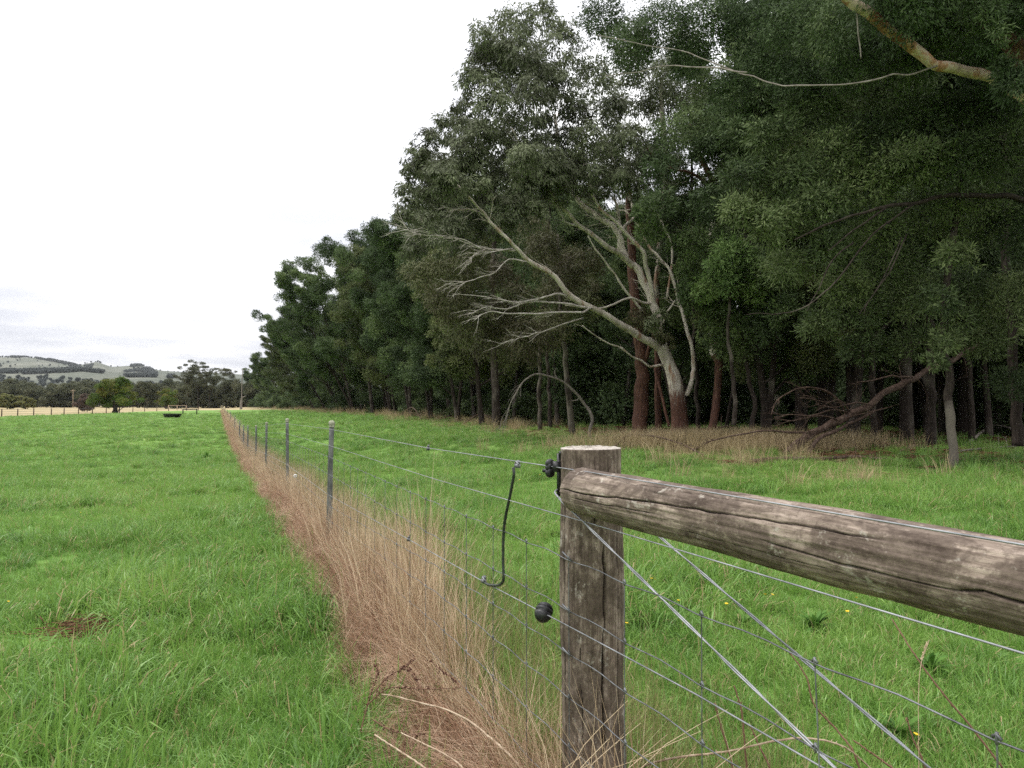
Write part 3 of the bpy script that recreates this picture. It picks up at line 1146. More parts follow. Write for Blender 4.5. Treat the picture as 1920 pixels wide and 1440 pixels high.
dd = np.concatenate([np.linspace(.25, 8, 120), np.geomspace(8.2, 196, 90)])
net = MB()
for w in NEAR:
    z = wire_z(w, dd)
    z = np.maximum(z, gz(fence_x(dd), dd) + .03)
    kink = 0
    if w[0] in ('W3', 'W4', 'W6', 'W7', 'W8', 'W9'):
        ph = (dd + .13) / .29
        kink = .0035 * np.sin(2 * PI * ph) * (dd < 8)
    path = np.stack([fence_x(dd), dd, z + kink], -1)
    rr = w[3] * (1 + .8 * ss(8, 60, dd))
    if w[0] in ('W1', 'W2', 'W5'):
        MB().tube(path, rr, 6).build('plain_wire', M['wire'], wf)
    else:
        net.tube(path, rr, 6, cap=False)
sp = .29
seq = [w for w in NEAR if w[0] in ('W3', 'W4', 'W6', 'W7', 'W8', 'W9')]
d = .38
while d < 36:
    q = []
    top, bot = float(wire_z(seq[0], d)), float(wire_z(seq[-1], d))
    bot = max(bot, float(gz(fence_x(d), d)) + .02)
    zs = np.linspace(top + .004, bot, 12)
    r = np.random.default_rng(int(d * 100))
    w1, w2 = r.normal(0, .006), r.normal(0, .006)
    path = np.stack([fence_x(d) + 0 * zs, d + w1 * np.sin(np.linspace(0, 3, 12)) + w2 * np.linspace(0, 1, 12), zs], -1)
    net.tube(path, .00135 * (1 + .5 * ss(8, 40, d)), 5, cap=False)
    if d < 9:
        for w in seq:
            z = float(wire_z(w, d))
            c = np.array([fence_x(d), d, z])
            net.tube([c + [.37 * .006, -.006, .0], c + [0, 0, .0055], c + [-.37 * .006, .006, 0]], .0024, 5)
            net.tube([c + [0, 0, .008], c, c + [0, 0, -.008]], .0024, 5)
    d += sp
net.build('netting', M['netwire'], wf)

# fittings on the wires
mb = MB()
c = fl(1019, py=1145)
axd = unit(np.array([-.3957, 1, 0]))
mb.lathe([(.003, -.030), (.012, -.029), (.021, -.022), (.0262, -.012), (.0275, -.006), (.0225, -.0035), (.0225, .0), (.0275, .003), (.0275, .008), (.0225, .0105), (.0225, .013), (.026, .015),
          (.020, .024), (.012, .029), (.003, .030)], c, 24, axis=unit(axd * .45 + np.array([.5, .2, .72])))
mb.build('strain_insulator', M['black'], wf)
mb = MB()
c = fl(555, py=892)
mb.lathe([(.010, -.010), (.018, -.013), (.024, -.007), (.019, 0), (.024, .007), (.018, .013), (.010, .010), (.010, -.010)], c, 20, axis=axd)
mb.build('strain_insulator', M['white'], wf)
mb = MB()
for px, py in ((803, 841), (767, 1010)):
    c = fl(px, py=py)
    mb = MB()
    mb.box(c, (.014, .022, .016), None)
    mb.tube([c + [0, -.012, .012], c + [.004, 0, .016], c + [0, .012, .010]], .004, 6)
    mb.build('joint_clamp', M['netwire'], wf, False)

# doubled brace wires from the post head to the foot of the second post
for A_, B_ in (((P(1047, 933, 2.13)), np.array([1.25, 0.0, EYE - 1.22])), (np.array([.3318, 2.25, EYE - .304]), np.array([1.40, .05, EYE - 1.2]))):
    mb = MB()
    for off_ in (-.0022, .0022):
        t_ = np.linspace(0, 1, 40)[:, None]
        p_ = A_ + (B_ - A_) * t_
        p_[:, 2] += off_ * np.cos(t_[:, 0] * 46)
        p_[:, 0] += off_ * np.sin(t_[:, 0] * 46)
        mb.tube(p_, .0019, 6)
    if A_[0] < .3:
        mb.tube(spline([A_, A_ + [-.006, .05, .012], A_ + [.03, .12, .02]], 10), .003, 6)
    mb.build('brace_wire', M['wire'], fs)

# jumper lead
jl = empty('jumper_lead', fl(944, py=1086), 'black insulated cable looping from the top wire down to a lower wire', 'cable')
pts = [(962.5, 876), (963.5, 890), (959.5, 912), (955, 935), (948.5, 965), (945, 990), (943.5, 1020), (943.3, 1050), (944.3, 1078), (943, 1088), (938, 1093.5), (928, 1095.5), (916, 1094), (908, 1089)]
pp = [fl(a, py=b) for a, b in pts]
MB().tube(spline(pp, 90), .0052, 10).build('cable', M['cable'], jl)
for px, py in ((970, 873), (907, 1087)):
    c = fl(px, py=py)
    mb = MB()
    mb.box(c, (.012, .024, .013), np.array([[1, -.37, 0], [.37, 1, 0], [0, 0, 1]]))
    mb.box(c + [.004, .006, .012], (.010, .010, .012), None)
    mb.tube([c + [-.006, .02, .008], c + [-.004, .006, .014], c + [.004, -.018, .006]], .0035, 6)
    mb.build('clamp', M['netwire'], jl, False)

# ------------------------------------------------------------------ canes, stems and weeds close by
def cane(name, label, pts, r0, r1, m, cat='cane', thorns=0, group=None, n=40):
    w = [P(*q) for q in pts]
    path = spline(w, n)
    path += .004 * (np.random.default_rng(len(pts) * 7 + int(pts[0][0])).normal(0, 1, path.shape)) * .12
    mb = MB()
    mb.tube(path, np.linspace(r0, r1, n), 7, wob=.12, seed=3)
    r = np.random.default_rng(int(pts[0][0]))
    for k in range(thorns):
        q = path[r.integers(2, n - 2)]
        dv = unit(r.normal(0, 1, 3))
        mb.tube([q, q + dv * .006, q + dv * .011 + [0, 0, -.003]], [.0018, .001, .0002], 4)
    o = mb.build(name, m, None, True, path[0])
    return tag(o, label, cat, group)


cane('dead_cane', 'pale arched dead cane with thorns under the brace wires', [(1180, 1452, 2.35), (1225, 1430, 2.2), (1290, 1418, 2.05), (1370, 1408, 1.95), (1440, 1392, 1.9), (1500, 1384, 1.88), (1560, 1392, 1.9), (1600, 1412, 1.95), (1640, 1450, 2.0)], .0032, .0022, M['cane'], thorns=26)
cane('dead_cane', 'long pale dead cane lying across the brown lodged grass', [(716, 1302, 2.886), (742, 1306, 2.834), (790, 1318, 2.763), (835, 1330, 2.693), (880, 1352, 2.622), (920, 1384, 2.534), (950, 1410, 2.464), (985, 1450, 2.341)], .0022, .0042, M['cane'], thorns=10)
cane('dead_cane', 'short pale dead cane at the lower edge of the brown grass', [(703, 1378, 2.640), (740, 1402, 2.570), (780, 1428, 2.490), (815, 1455, 2.411)], .0028, .0036, M['cane'], thorns=8)
cane('dead_cane', 'middle of three pale canes in the brown grass, bent down at its tip', [(752, 1374, 2.675), (790, 1392, 2.596), (830, 1412, 2.517), (860, 1432, 2.446), (885, 1460, 2.376)], .0022, .0034, M['cane'], thorns=8)
STEMS = [
    ('thin brown dead stem leaning beyond the rail, highest of the weed stems', [(1672, 1160, 2.6), (1710, 1220, 2.5), (1760, 1290, 2.42), (1820, 1362, 2.36), (1880, 1440, 2.3)]),
    ('thick brown broken stem below the crossing of the brace wires', [(1600, 1388, 2.3), (1640, 1416, 2.25), (1690, 1452, 2.2)]),
    ('grey brown stem rising to the knot where brace wire meets netting', [(1478, 1220, 2.5), (1512, 1270, 2.45), (1526, 1320, 2.42), (1570, 1370, 2.38), (1600, 1410, 2.32), (1620, 1470, 2.3)]),
    ('slender brown stem just right of the strainer post', [(1376, 1285, 2.4), (1390, 1330, 2.38), (1396, 1390, 2.36), (1402, 1470, 2.35)]),
    ('dark slender stem between the netting stays, left of the white cane tip', [(1340, 1318, 2.3), (1354, 1370, 2.28), (1370, 1420, 2.26), (1378, 1470, 2.25)]),
    ('dark crooked stem with a drooping top near the lower netting', [(1408, 1362, 2.3), (1424, 1400, 2.28), (1440, 1432, 2.26), (1450, 1470, 2.25)]),
    ('thin forked stem left of the tall seed head', [(1700, 1345, 2.4), (1712, 1385, 2.38), (1728, 1420, 2.36), (1740, 1460, 2.35)]),
]
for lb, q in STEMS:
    cane('weed_stem', lb, q, .0022, .0034, M['stem'], 'weed stem', 6, 'dead weed stems beyond the wires')
# a grass seed head standing clear
mb = MB()
p0, p1, p2 = P(1722, 1330, 2.3), P(1728, 1240, 2.3), P(1740, 1205, 2.3)
p00 = np.array([p0[0], p0[1], 0.02])
mb.tube(spline([p00, p0, p1, p2], 16), .0012, 5, .6)
r = np.random.default_rng(9)
for k in range(60):
    f = r.uniform(0, 1)
    c = p1 + (p2 - p1) * f
    a = r.uniform(0, 2 * PI)
    dv = np.array([math.cos(a) * .4, math.sin(a) * .4, .9])
    mb.tube([c, c + dv * .006, c + dv * .011], [.0005, .0016, .0003], 4, .95, cap=False)
tag(mb.build('seed_head', M['dead'], None, True, p00), 'single pale bristly grass seed head on a tall thin stem', 'grass stem')

# dock with dark dried seed stalks in the lodged straw
dk = empty('dock_plant', GP(690, 1385), 'dead dock plant with dark brown seed stalks in the flattened straw', 'weed')
r = np.random.default_rng(31)
D0 = np.array(dk.location)
br = [[(676, 1372, 2.790), (692, 1310, 2.835), (708, 1262, 2.880), (704, 1246, 2.898)],
      [(690, 1320, 2.826), (730, 1290, 2.808), (790, 1292, 2.745), (862, 1290, 2.700)],
      [(790, 1292, 2.745), (778, 1270, 2.790), (765, 1254, 2.826), (748, 1252, 2.862)],
      [(862, 1290, 2.700), (850, 1272, 2.745), (828, 1258, 2.790), (806, 1238, 2.826)],
      [(700, 1300, 2.826), (726, 1270, 2.844), (760, 1250, 2.862), (778, 1234, 2.880)],
      [(700, 1350, 2.790), (740, 1372, 2.700), (800, 1380, 2.655)]]
st = MB()
for b in br:
    path = spline([P(*q) for q in b], 24)
    st.tube(path, np.linspace(.0024, .0014, 24), 5)
    seeds = MB()
    for k in range(46):
        q = path[r.integers(4, 24)] + r.normal(0, .004, 3)
        dv = unit(r.normal(0, 1, 3))
        seeds.tube([q - dv * .003, q, q + dv * .003], [.0006, .0028, .0006], 5, cap=False)
    seeds.build('seed_stalk', M['dockseed'], dk)
st.build('stem', M['stem'], dk)


def leafy(name, label, loc, nl, L, w, m, seed, cat='weed', rise=.9, group=None):
    r = np.random.default_rng(seed)
    mb = MB()
    for k in range(nl):
        a = k * 2.4 + r.normal(0, .3)
        d = np.array([math.cos(a), math.sin(a), 0])
        sdv = np.array([-math.sin(a), math.cos(a), 0])
        l = L * r.uniform(.6, 1.1)
        el0 = r.uniform(.4, 1.2) * rise
        V = []
        ns = 7
        c = np.zeros(3)
        for i in range(ns):
            f = i / (ns - 1)
            e = el0 - 1.1 * f
            ww = w * (math.sin(PI * min(1, f * .9 + .1)) ** .8) * r.uniform(.9, 1.1) * (.2 if i == ns - 1 else 1)
            up = np.array([0, 0, 1]) * math.cos(e) - d * math.sin(e)
            V += [c - sdv * ww / 2 + up * ww * .12, c, c + sdv * ww / 2 + up * ww * .12]
            c = c + (d * math.cos(e) + np.array([0, 0, math.sin(e)])) * l / (ns - 1)
        q = []
        for i in range(ns - 1):
            o = i * 3
            q += [[o, o + 1, o + 4, o + 3], [o + 1, o + 2, o + 5, o + 4]]
        mb.add(V, q, tint=np.clip(.5 + r.normal(0, .25), 0, 1))
    o = mb.build(name, m, None, True)
    o.location = [float(v) for v in loc]
    return tag(o, label, cat, group)


leafy('dock_weed', 'broad leaved green dock below the middle of the log rail', GP(1530, 1190) + [0, 0, .02], 30, .17, .030, M['weed'], 1, rise=1.25)
leafy('dock_weed', 'broad leaved weed close to the right edge below the rail', GP(1745, 1270) + [0, 0, .02], 24, .16, .028, M['weed'], 2, rise=1.25)
leafy('dock_weed', 'broad leaved weed just right of the strainer post', GP(1395, 1185) + [0, 0, .02], 20, .15, .026, M['weed'], 3, rise=1.25)
leafy('dock_weed', 'broad leaved weed low in the right corner under the rail', GP(1690, 1400) + [0, 0, .02], 20, .15, .026, M['weed'], 4, rise=1.25)
leafy('thistle', 'dark bushy thistle standing alone in the left paddock near the fence', GP(388, 862), 60, .42, .05, M['weed'], 5, 'thistle', 1.25)
leafy('thistle', 'small dark weed in the middle of the left paddock', GP(286, 868), 24, .22, .04, M['weed'], 6, 'thistle', .8)
leafy('thistle', 'low bluish weed patch far out in the left paddock', GP(292, 820), 46, .45, .08, M['weed'], 7, 'thistle', .5)

# yellow flowers
def flower_mesh():
    mb = MB()
    h = .17
    mb.tube([(0, 0, 0), (.006, .003, h * .5), (.01, .0, h)], .0014, 5, .3)
    return mb.mesh('stem', M['grass'])


def petals_mesh():
    mb = MB()
    c = np.array([.01, 0, .17])
    for k in range(9):
        a = k * 2 * PI / 9
        d = np.array([math.cos(a), math.sin(a), .35])
        s_ = np.array([-math.sin(a), math.cos(a), 0])
        mb.add([c, c + d * .009 + s_ * .005, c + d * .017, c + d * .009 - s_ * .005], [[0, 1, 2, 3]])
    mb.lathe([(.0, .006), (.004, .005), (.006, .001), (.004, -.003)], c, 8)
    return mb.mesh('petals', M['petal'])


fm, pm = flower_mesh(), petals_mesh()
FL = [(1012, 895), (975, 905), (1050, 900), (1026, 912), (1060, 1068), (1035, 1082), (1004, 1090), (1175, 1075), (1190, 1092), (1229, 1102), (1273, 1145), (1224, 1100), (1365, 1148), (1433, 1060), (1437, 1132),
      (1590, 1162), (1606, 1140), (1437, 1130), (1172, 1192), (1903, 985), (1908, 996), (1512, 905), (1350, 930), (1245, 925), (1480, 1070), (1700, 1420), (1285, 1010), (640, 1010), (1640, 1080),
      (10, 1128), (212, 1140), (242, 1140), (418, 1106), (395, 1112), (280, 978), (288, 990), (312, 955), (245, 1068), (150, 965), (500, 1085)]
for i, (px, py) in enumerate(FL):
    q = GP(px, py + 20 if py > 1000 else py + 8)
    left = px < 550
    f = empty('wildflower', q, 'tiny yellow flower low in the grass of the left paddock' if left else 'tiny yellow flower in the grass right of the wire fence', 'flower',
              'yellow flowers in the left paddock' if left else 'yellow flowers right of the fence')
    f.rotation_euler = (RNG.normal(0, .2), RNG.normal(0, .2), RNG.uniform(0, 6))
    s_ = .8 if not left else .5
    f.scale = (s_, s_, s_)
    link('stem', fm, f)
    link('petals', pm, f)
# ------------------------------------------------------------------ foliage
def leaf_quads(c, d, L, W, r, face=None):
    n = len(c)
    fv = r.normal(0, 1, (n, 3)) if face is None else face + r.normal(0, .45, (n, 3))
    sv = unit(np.cross(d, fv))
    L = (L * r.uniform(.75, 1.2, n))[:, None]
    W = (W * r.uniform(.7, 1.25, n))[:, None]
    up = np.cross(d, sv) * W * .12
    V = np.stack([c, c + d * L * .48 + sv * W * .5 + up, c + d * L, c + d * L * .48 - sv * W * .5 + up], 1)
    return V.reshape(-1, 3), np.arange(n * 4).reshape(n, 4)


def foliage(C, R, r, spr, lps, L, W, flat=.75, droop=.15, sprad=.36, tint=None, up=.35):
    """Clumps of sprays of leaves. C, R: clump centres and radii; spr sprays per clump (x R^2), lps leaves per spray."""
    C = np.asarray(C, float)
    R = np.asarray(R, float)
    ns = np.maximum(5, (spr * (R / R.mean()) ** 1.8).astype(int))
    ci = np.repeat(np.arange(len(C)), ns)
    u = unit(r.normal(0, 1, (len(ci), 3)) + [0, 0, up])
    rr = R[ci] * (r.uniform(.12, 1, len(ci)) ** .5) * r.uniform(.8, 1.15, len(ci))
    sc = C[ci] + u * rr[:, None] * np.array([1, 1, flat])
    sr = R[ci] * sprad * r.uniform(.6, 1.35, len(ci))
    out = unit(u + [0, 0, .25] + r.normal(0, .3, u.shape))
    if tint is None:
        tint = r.uniform(.15, .85, len(C))
    stint = tint[ci] + r.normal(0, .10, len(ci))
    li = np.repeat(np.arange(len(ci)), lps)
    dv = unit(r.normal(0, 1, (len(li), 3)))
    dv = unit(dv - out[li] * (np.sum(dv * out[li], 1) * .72)[:, None])
    q = sc[li] + dv * (sr[li] * r.uniform(0, 1, len(li)) ** .6)[:, None] * np.array([1, 1, .85])
    ld = unit(dv * .8 + out[li] * .35 + r.normal(0, .35, dv.shape) + np.array([0, 0, -droop]))
    V, Q = leaf_quads(q, ld, L * r.choice([.6, .8, 1, 1.25], len(q)), W, r, out[li])
    t = np.clip(stint[li] + r.normal(0, .12, len(li)), 0, 1).repeat(4)
    return V, Q, t


def crown_mesh(name, m, *parts):
    V, Q, A, n = [], [], [], 0
    for v, q, a in parts:
        V.append(v)
        Q.append(q + n)
        A.append(a)
        n += len(v)
    me = mesh_np(name, np.concatenate(V), np.concatenate(Q), None, False, {'tint': np.concatenate(A)})
    me.materials.append(m)
    return me


def grow(seed, H, kind):
    """Skeleton of a tree: trunk mesh builder, clump centres and radii."""
    r = np.random.default_rng(seed)
    mb, C, R = MB(), [], []
    K = dict(
        wattle=dict(tr=.80, r0=.0125, t0=.20, nl=15, a0=62, a1=22, ll=.34, dome=.30, up=.35, sub=6, cr=.056, flat=.8, stems=(1, 3)),
        pole=dict(tr=.90, r0=.0095, t0=.52, nl=12, a0=48, a1=22, ll=.22, dome=.55, up=.5, sub=5, cr=.050, flat=.85, stems=(1, 2)),
        gum=dict(tr=.82, r0=.0135, t0=.38, nl=12, a0=55, a1=18, ll=.33, dome=.5, up=.6, sub=5, cr=.060, flat=.95, stems=(1, 2)),
        round=dict(tr=.62, r0=.024, t0=.20, nl=18, a0=82, a1=20, ll=.56, dome=.5, up=.45, sub=5, cr=.105, flat=.8, stems=(1, 2)),
        umbrella=dict(tr=.86, r0=.013, t0=.55, nl=9, a0=60, a1=35, ll=.36, dome=.9, up=.5, sub=4, cr=.075, flat=.45, stems=(1, 2)),
    )[kind]
    ns = r.integers(*K['stems'])
    for s in range(ns):
        la, lm = r.uniform(0, 2 * PI), (r.uniform(.02, .08) if ns == 1 else r.uniform(.10, .2)) * H
        z = np.linspace(-.02, K['tr'], 9) * H * r.uniform(.92, 1.05)
        wob = np.cumsum(r.normal(0, .010 * H, (9, 2)), 0) * np.linspace(0, 1, 9)[:, None]
        tp = np.stack([np.cos(la) * lm * (z / H).clip(0) ** 1.2 + wob[:, 0], np.sin(la) * lm * (z / H).clip(0) ** 1.2 + wob[:, 1], z], -1)
        tp = spline(tp, 22)
        f = np.linspace(0, 1, 22)
        r0 = K['r0'] * H * (1 if ns == 1 else .8)
        tr = r0 * (1 - .80 * f) * (1 + .45 * np.exp(-f * 22))
        mb.tube(tp, tr, 9, r.uniform(.2, .8), .10, seed + s)
        n = max(6, int(K['nl'] / ns ** .6))
        for k in range(n):
            ft = K['t0'] + (1 - K['t0']) * (k + r.uniform(0, .9)) / n
            hz = ft / K['tr'] * .98
            i = min(21, ft * 21)
            p0 = np.array([np.interp(i, np.arange(22), tp[:, a]) for a in range(3)])
            rb = np.interp(i, np.arange(22), tr) * .55
            g = (ft - K['t0']) / (1 - K['t0'])
            ang_ = math.radians(K['a0'] + (K['a1'] - K['a0']) * g + r.normal(0, 8))
            az = k * 2.4 + r.normal(0, .5) + s * 1.1
            ln = K['ll'] * H * (math.sin(PI * (K['dome'] * .55 + (1 - K['dome'] * .55) * (1 - g) * .9)) ** .6 * .75 + .25) * r.uniform(.75, 1.2)
            d = np.array([math.cos(az) * math.sin(ang_), math.sin(az) * math.sin(ang_), math.cos(ang_)])
            pts = [p0]
            for q in range(5):
                d = unit(d + np.array([0, 0, K['up'] * .22]) + r.normal(0, .12, 3))
                pts.append(pts[-1] + d * ln / 5)
            lp = spline(pts, 12)
            mb.tube(lp, np.linspace(rb, rb * .22, 12), 6, r.uniform(.2, .8), seed=k)
            C.append(lp[-1])
            R.append(K['cr'] * H * r.uniform(.7, 1.15))
            for q in range(K['sub']):
                j = int(3 + 8 * (q + r.uniform(0, 1)) / K['sub'])
                j = min(j, 11)
                dd_ = unit(lp[min(j + 1, 11)] - lp[j - 1] + r.normal(0, .75, 3) * np.linalg.norm(lp[min(j + 1, 11)] - lp[j - 1]) + np.array([0, 0, .1]))
                sl_ = ln * r.uniform(.18, .42)
                e = lp[j] + dd_ * sl_ + [0, 0, sl_ * .12]
                mb.tube(spline([lp[j], (lp[j] + e) / 2 + r.normal(0, .04, 3) * sl_, e], 6), np.linspace(rb * .32, rb * .08, 6), 4, .5, cap=False)
                C.append(e)
                R.append(K['cr'] * H * r.uniform(.55, 1.1))
    return mb, np.array(C), np.array(R), K['flat']


PROTO = {}


def proto(key, kind, seed, H, bark, leaf, spr, lps, L, W, droop=.15, sprad=.36, up=.35):
    mb, C, R, flat = grow(seed, H, kind)
    r = np.random.default_rng(seed + 1000)
    tm = mb.mesh('trunk', bark)
    cm = crown_mesh('crown', leaf, foliage(C, R, r, spr, lps, L, W, flat, droop, sprad, up=up))
    PROTO[key] = (tm, cm, H)


for k in range(6):
    proto(f'wattle{k}', 'wattle', 400 + k, 16, M['bark'], M['wattle_olive'] if k in (1, 4) else M['wattle'], 30, 34, .20, .060, .1)
for k in range(4):
    proto(f'pole{k}', 'pole', 420 + k, 17, M['bark'], M['wattle'], 26, 32, .20, .060, .3)
for k in range(3):
    proto(f'gum{k}', 'gum', 440 + k, 17, M['gumbark'], M['gum_brown'], 30, 34, .22, .055, .9, .42)
for k in range(3):
    proto(f'far{k}', 'gum', 460 + k, 14, M['bark'], M['far_leaf'], 14, 22, .42, .18, .3, .45)
for k in range(2):
    proto(f'umbrella{k}', 'umbrella', 470 + k, 17, M['bark'], M['far_leaf'], 16, 24, .34, .14, .2, .45)
for k in range(2):
    proto(f'shrub{k}', 'round', 480 + k, 4.5, M['bark'], M['wattle'], 16, 26, .15, .05, .2)


def thicket(key, seed, H, w, bark, leaf, n, spr, lps, L, W, z0=.06, droop=.2, cr=.17, stem=0.0):
    r = np.random.default_rng(seed)
    C, R, mb = [], [], MB()
    for k in range(n):
        zf_ = z0 + (1 - z0 - .1) * r.uniform() ** .9
        a = r.uniform(0, 2 * PI)
        rad_ = w * math.sqrt(r.uniform()) * (1.0 if zf_ < .45 else math.sqrt(max(.05, 1 - ((zf_ - .45) / .6) ** 2))) * r.uniform(.7, 1.1)
        C.append([rad_ * math.cos(a), rad_ * math.sin(a), zf_ * H])
        R.append(cr * H * r.uniform(.6, 1.15))
    for k in range(5):
        c = C[r.integers(0, n)]
        mb.tube(spline([[r.normal(0, .08 * w), r.normal(0, .08 * w), -.1], [c[0] * .4, c[1] * .4, c[2] * .55], c], 10), np.linspace(.012, .004, 10) * H, 6, .4)
    if stem:
        mb.tube(spline([[0, 0, -.2], [.06, .02, H * .15], [.0, .1, H * .3], [.2, 0, H * .6]], 14), np.linspace(stem * 1.3, stem * .4, 14), 9, .2, .1)
    PROTO[key] = (mb.mesh('trunk', bark), crown_mesh('crown', leaf, foliage(C, R, r, spr, lps, L, W, .85, droop, .4)), H)


for k in range(3):
    thicket(f'thicket{k}', 800 + k, 5.0, 2.3, M['bark'], M['wattle'], 34, 20, 28, .19, .07)
for k in range(4):
    thicket(f'belt{k}', 820 + k, 12.0, 5.0, M['bark'], M['far_leaf'], 34, 18, 22, .55, .28, .05, .2, .15)
thicket('lone', 850, 8.2, 4.7, M['bark'], M['lone'], 48, 24, 30, .26, .12, .26, .1, .135, .42)
proto('willow', 'round', 491, 4.4, M['bark'], M['willow'], 20, 26, .22, .07, .3)
proto('mauve', 'round', 492, 3.0, M['bark'], M['mauve'], 20, 26, .16, .03, -.2)


def plant(key, name, label, cat, x, y, H, rz=0.0, lean=(0, 0), group=None, wide=1.0, sink=.15):
    """One more tree: a thing with its own trunk and crown objects (mesh data shared between trees of a kind)."""
    tm, cm, H0 = PROTO[key]
    z = float(gz(x, y)) - sink
    o = empty(name, (x, y, z), label, cat, group)
    s = H / H0
    M4 = Matrix(((s * wide, 0, lean[0] / H0, 0), (0, s * wide, lean[1] / H0, 0), (0, 0, s, 0), (0, 0, 0, 1))) @ Matrix.Rotation(rz, 4, 'Z')
    for nm, me in (('trunk', tm), ('crown', cm)):
        c = link(nm, me, o)
        c.matrix_parent_inverse = M4
    return o


# ------------------------------------------------------------------ the row of wattles along the paddock
ROW = [  # photo column of the base, distance, height, lean towards the paddock, kind, label
    (905, 44, 13.5, 1.5, 'wattle1', 'bushy wattle with dark lower foliage just left of the white gum'),
    (858, 52, 14.5, 1.5, 'wattle0', 'wattle with twin dark stems behind the dead bare branches of the gum'),
    (808, 60, 15.5, 2.0, 'wattle2', 'tall wattle whose crown stands left of the gum, grey trunk at its foot'),
    (770, 72, 17.5, 2.0, 'wattle3', 'high wattle crown rising behind the gum, highest of the wattle row'),
    (733, 84, 18.5, 3.0, 'wattle4', 'wattle with a slim pale trunk at the edge of the paddock'),
    (700, 94, 20.5, 3.2, 'wattle5', 'broad topped wattle whose rounded crown stands out against the sky'),
    (664, 104, 20.0, 6.5, 'wattle0', 'wattle leaning far out to the left with an overhanging limb'),
    (640, 112, 15.0, 6.5, 'wattle2', 'lower wattle under the overhanging limb of the leaning wattle'),
    (612, 126, 14.0, 6.5, 'wattle3', 'mid green wattle spreading low over the paddock edge'),
    (590, 142, 13.5, 7.0, 'wattle1', 'wattle bowed low over the grass at the foot of the far row'),
    (562, 162, 12.8, 6.0, 'wattle4', 'olive wattle toward the far end of the row'),
    (540, 188, 12.8, 6.0, 'wattle5', 'dull wattle near the far end of the row, behind the dry verge'),
    (520, 220, 12.5, 5.5, 'wattle2', 'small looking wattle close to the far end of the row'),
    (502, 262, 13.0, 4.5, 'wattle0', 'last but one wattle of the row, above the white dead trunk'),
    (488, 310, 14.0, 3.5, 'wattle3', 'last wattle of the row, right of the white dead trunk'),
]
taken = []
for px, d, H, ln, key, lb in ROW:
    x = (px - 960) / FPX * d
    plant(key, 'wattle_tree', lb, 'tree', x, d, H, RNG.uniform(0, 6), (-ln * .93, -ln * .3), 'wattles along the paddock edge', 1.05)
    taken.append((x, d))
# second rank standing close behind it
for k, (px, d, H) in enumerate([(935, 50, 15), (890, 60, 16), (845, 70, 17.5), (805, 82, 19), (770, 95, 20.5), (725, 108, 21.5), (690, 120, 20), (650, 135, 19), (630, 150, 17.5), (606, 172, 16.5), (580, 200, 16), (552, 240, 15), (530, 290, 15), (510, 350, 15)]):
    x = (px - 960) / FPX * d
    plant(f'wattle{(k * 2 + 1) % 6}', 'wattle_tree', 'wattle standing in the second rank, only its top showing over the front row', 'tree', x, d, H, RNG.uniform(0, 6), (-2.0, -.5), 'second rank of wattles behind the row')
    taken.append((x, d))

# ------------------------------------------------------------------ trees inside the wood
nfill = 0
tries = 0
r = np.random.default_rng(77)
while nfill < 125 and tries < 6000:
    tries += 1
    d = 11 + 125 * r.uniform() ** 1.25
    off_ = float(row_off(d)) + 2.5 + 40 * r.uniform() ** 1.2
    x = fence_x(d) + off_
    px = 960 + FPX * x / d
    if px > 2350 or d < 11:
        continue
    if px > 900 and px < 1400 and d < 33:
        continue
    if px >= 1400 and d < 22:
        continue
    if any((x - a) ** 2 + (d - b) ** 2 < 2.7 ** 2 for a, b in taken):
        continue
    taken.append((x, d))
    u = r.uniform()
    key = f'pole{r.integers(0, 4)}' if u < .50 else (f'wattle{r.integers(0, 6)}' if u < .9 else f'gum{r.integers(0, 3)}')
    H = r.uniform(12, 16.5)
    if 1180 < px < 1520:
        H = min(H * .78, 1.45 + .36 * d)
    if key[0] == 'p':
        plant(key, 'forest_tree', 'slim dark trunked tree standing inside the shaded wood', 'tree', x, d, H, r.uniform(0, 6), r.normal(0, .8, 2), 'slim trees inside the wood', 1.0)
    elif key[0] == 'w':
        plant(key, 'forest_wattle', 'bushy wattle standing inside the shaded wood', 'tree', x, d, H, r.uniform(0, 6), r.normal(0, .8, 2), 'bushy wattles inside the wood')
    else:
        plant(key, 'forest_gum', 'gum tree with bronze leaves standing inside the shaded wood', 'tree', x, d, H, r.uniform(0, 6), r.normal(0, .8, 2), 'gum trees inside the wood')
    nfill += 1
# understorey that closes the wood at eye level
ns_ = 0
while ns_ < 80:
    d = r.uniform(18, 110)
    x = fence_x(d) + float(row_off(d)) + r.uniform(12, 46)
    px = 960 + FPX * x / d
    if px > 2250 or (px > 900 and d < 34 and px < 1400) or (px >= 1400 and d < 24):
        continue
    plant(f'thicket{r.integers(0, 3)}', 'understorey_shrub', 'dark leafy shrub in the understorey deep inside the wood', 'shrub', x, d, r.uniform(3, 5.5), r.uniform(0, 6), (0, 0), 'shrubs inside the wood', 1.2)
    ns_ += 1


# taller trees and thickets that close the wood on the right
r = np.random.default_rng(79)
for k in range(11):
    px, d = 1430 + 54 * k + r.normal(0, 10), r.uniform(24, 33)
    plant(f'wattle{k % 6}', 'forest_wattle', 'bushy wattle standing inside the shaded wood', 'tree', (px - 960) / FPX * d, d, (r.uniform(15.5, 18.5) if px > 1530 else r.uniform(11, 12.5)), r.uniform(0, 6), (0, 0), 'bushy wattles inside the wood')
for k in range(26):
    px, d = 1090 + 42 * k + r.normal(0, 10), r.uniform(40, 62)
    plant(f'thicket{k % 3}', 'understorey_shrub', 'dark leafy shrub in the understorey deep inside the wood', 'shrub', (px - 960) / FPX * d, d, r.uniform(5.0, 8.0), r.uniform(0, 6), (0, 0), 'shrubs inside the wood', 1.0)
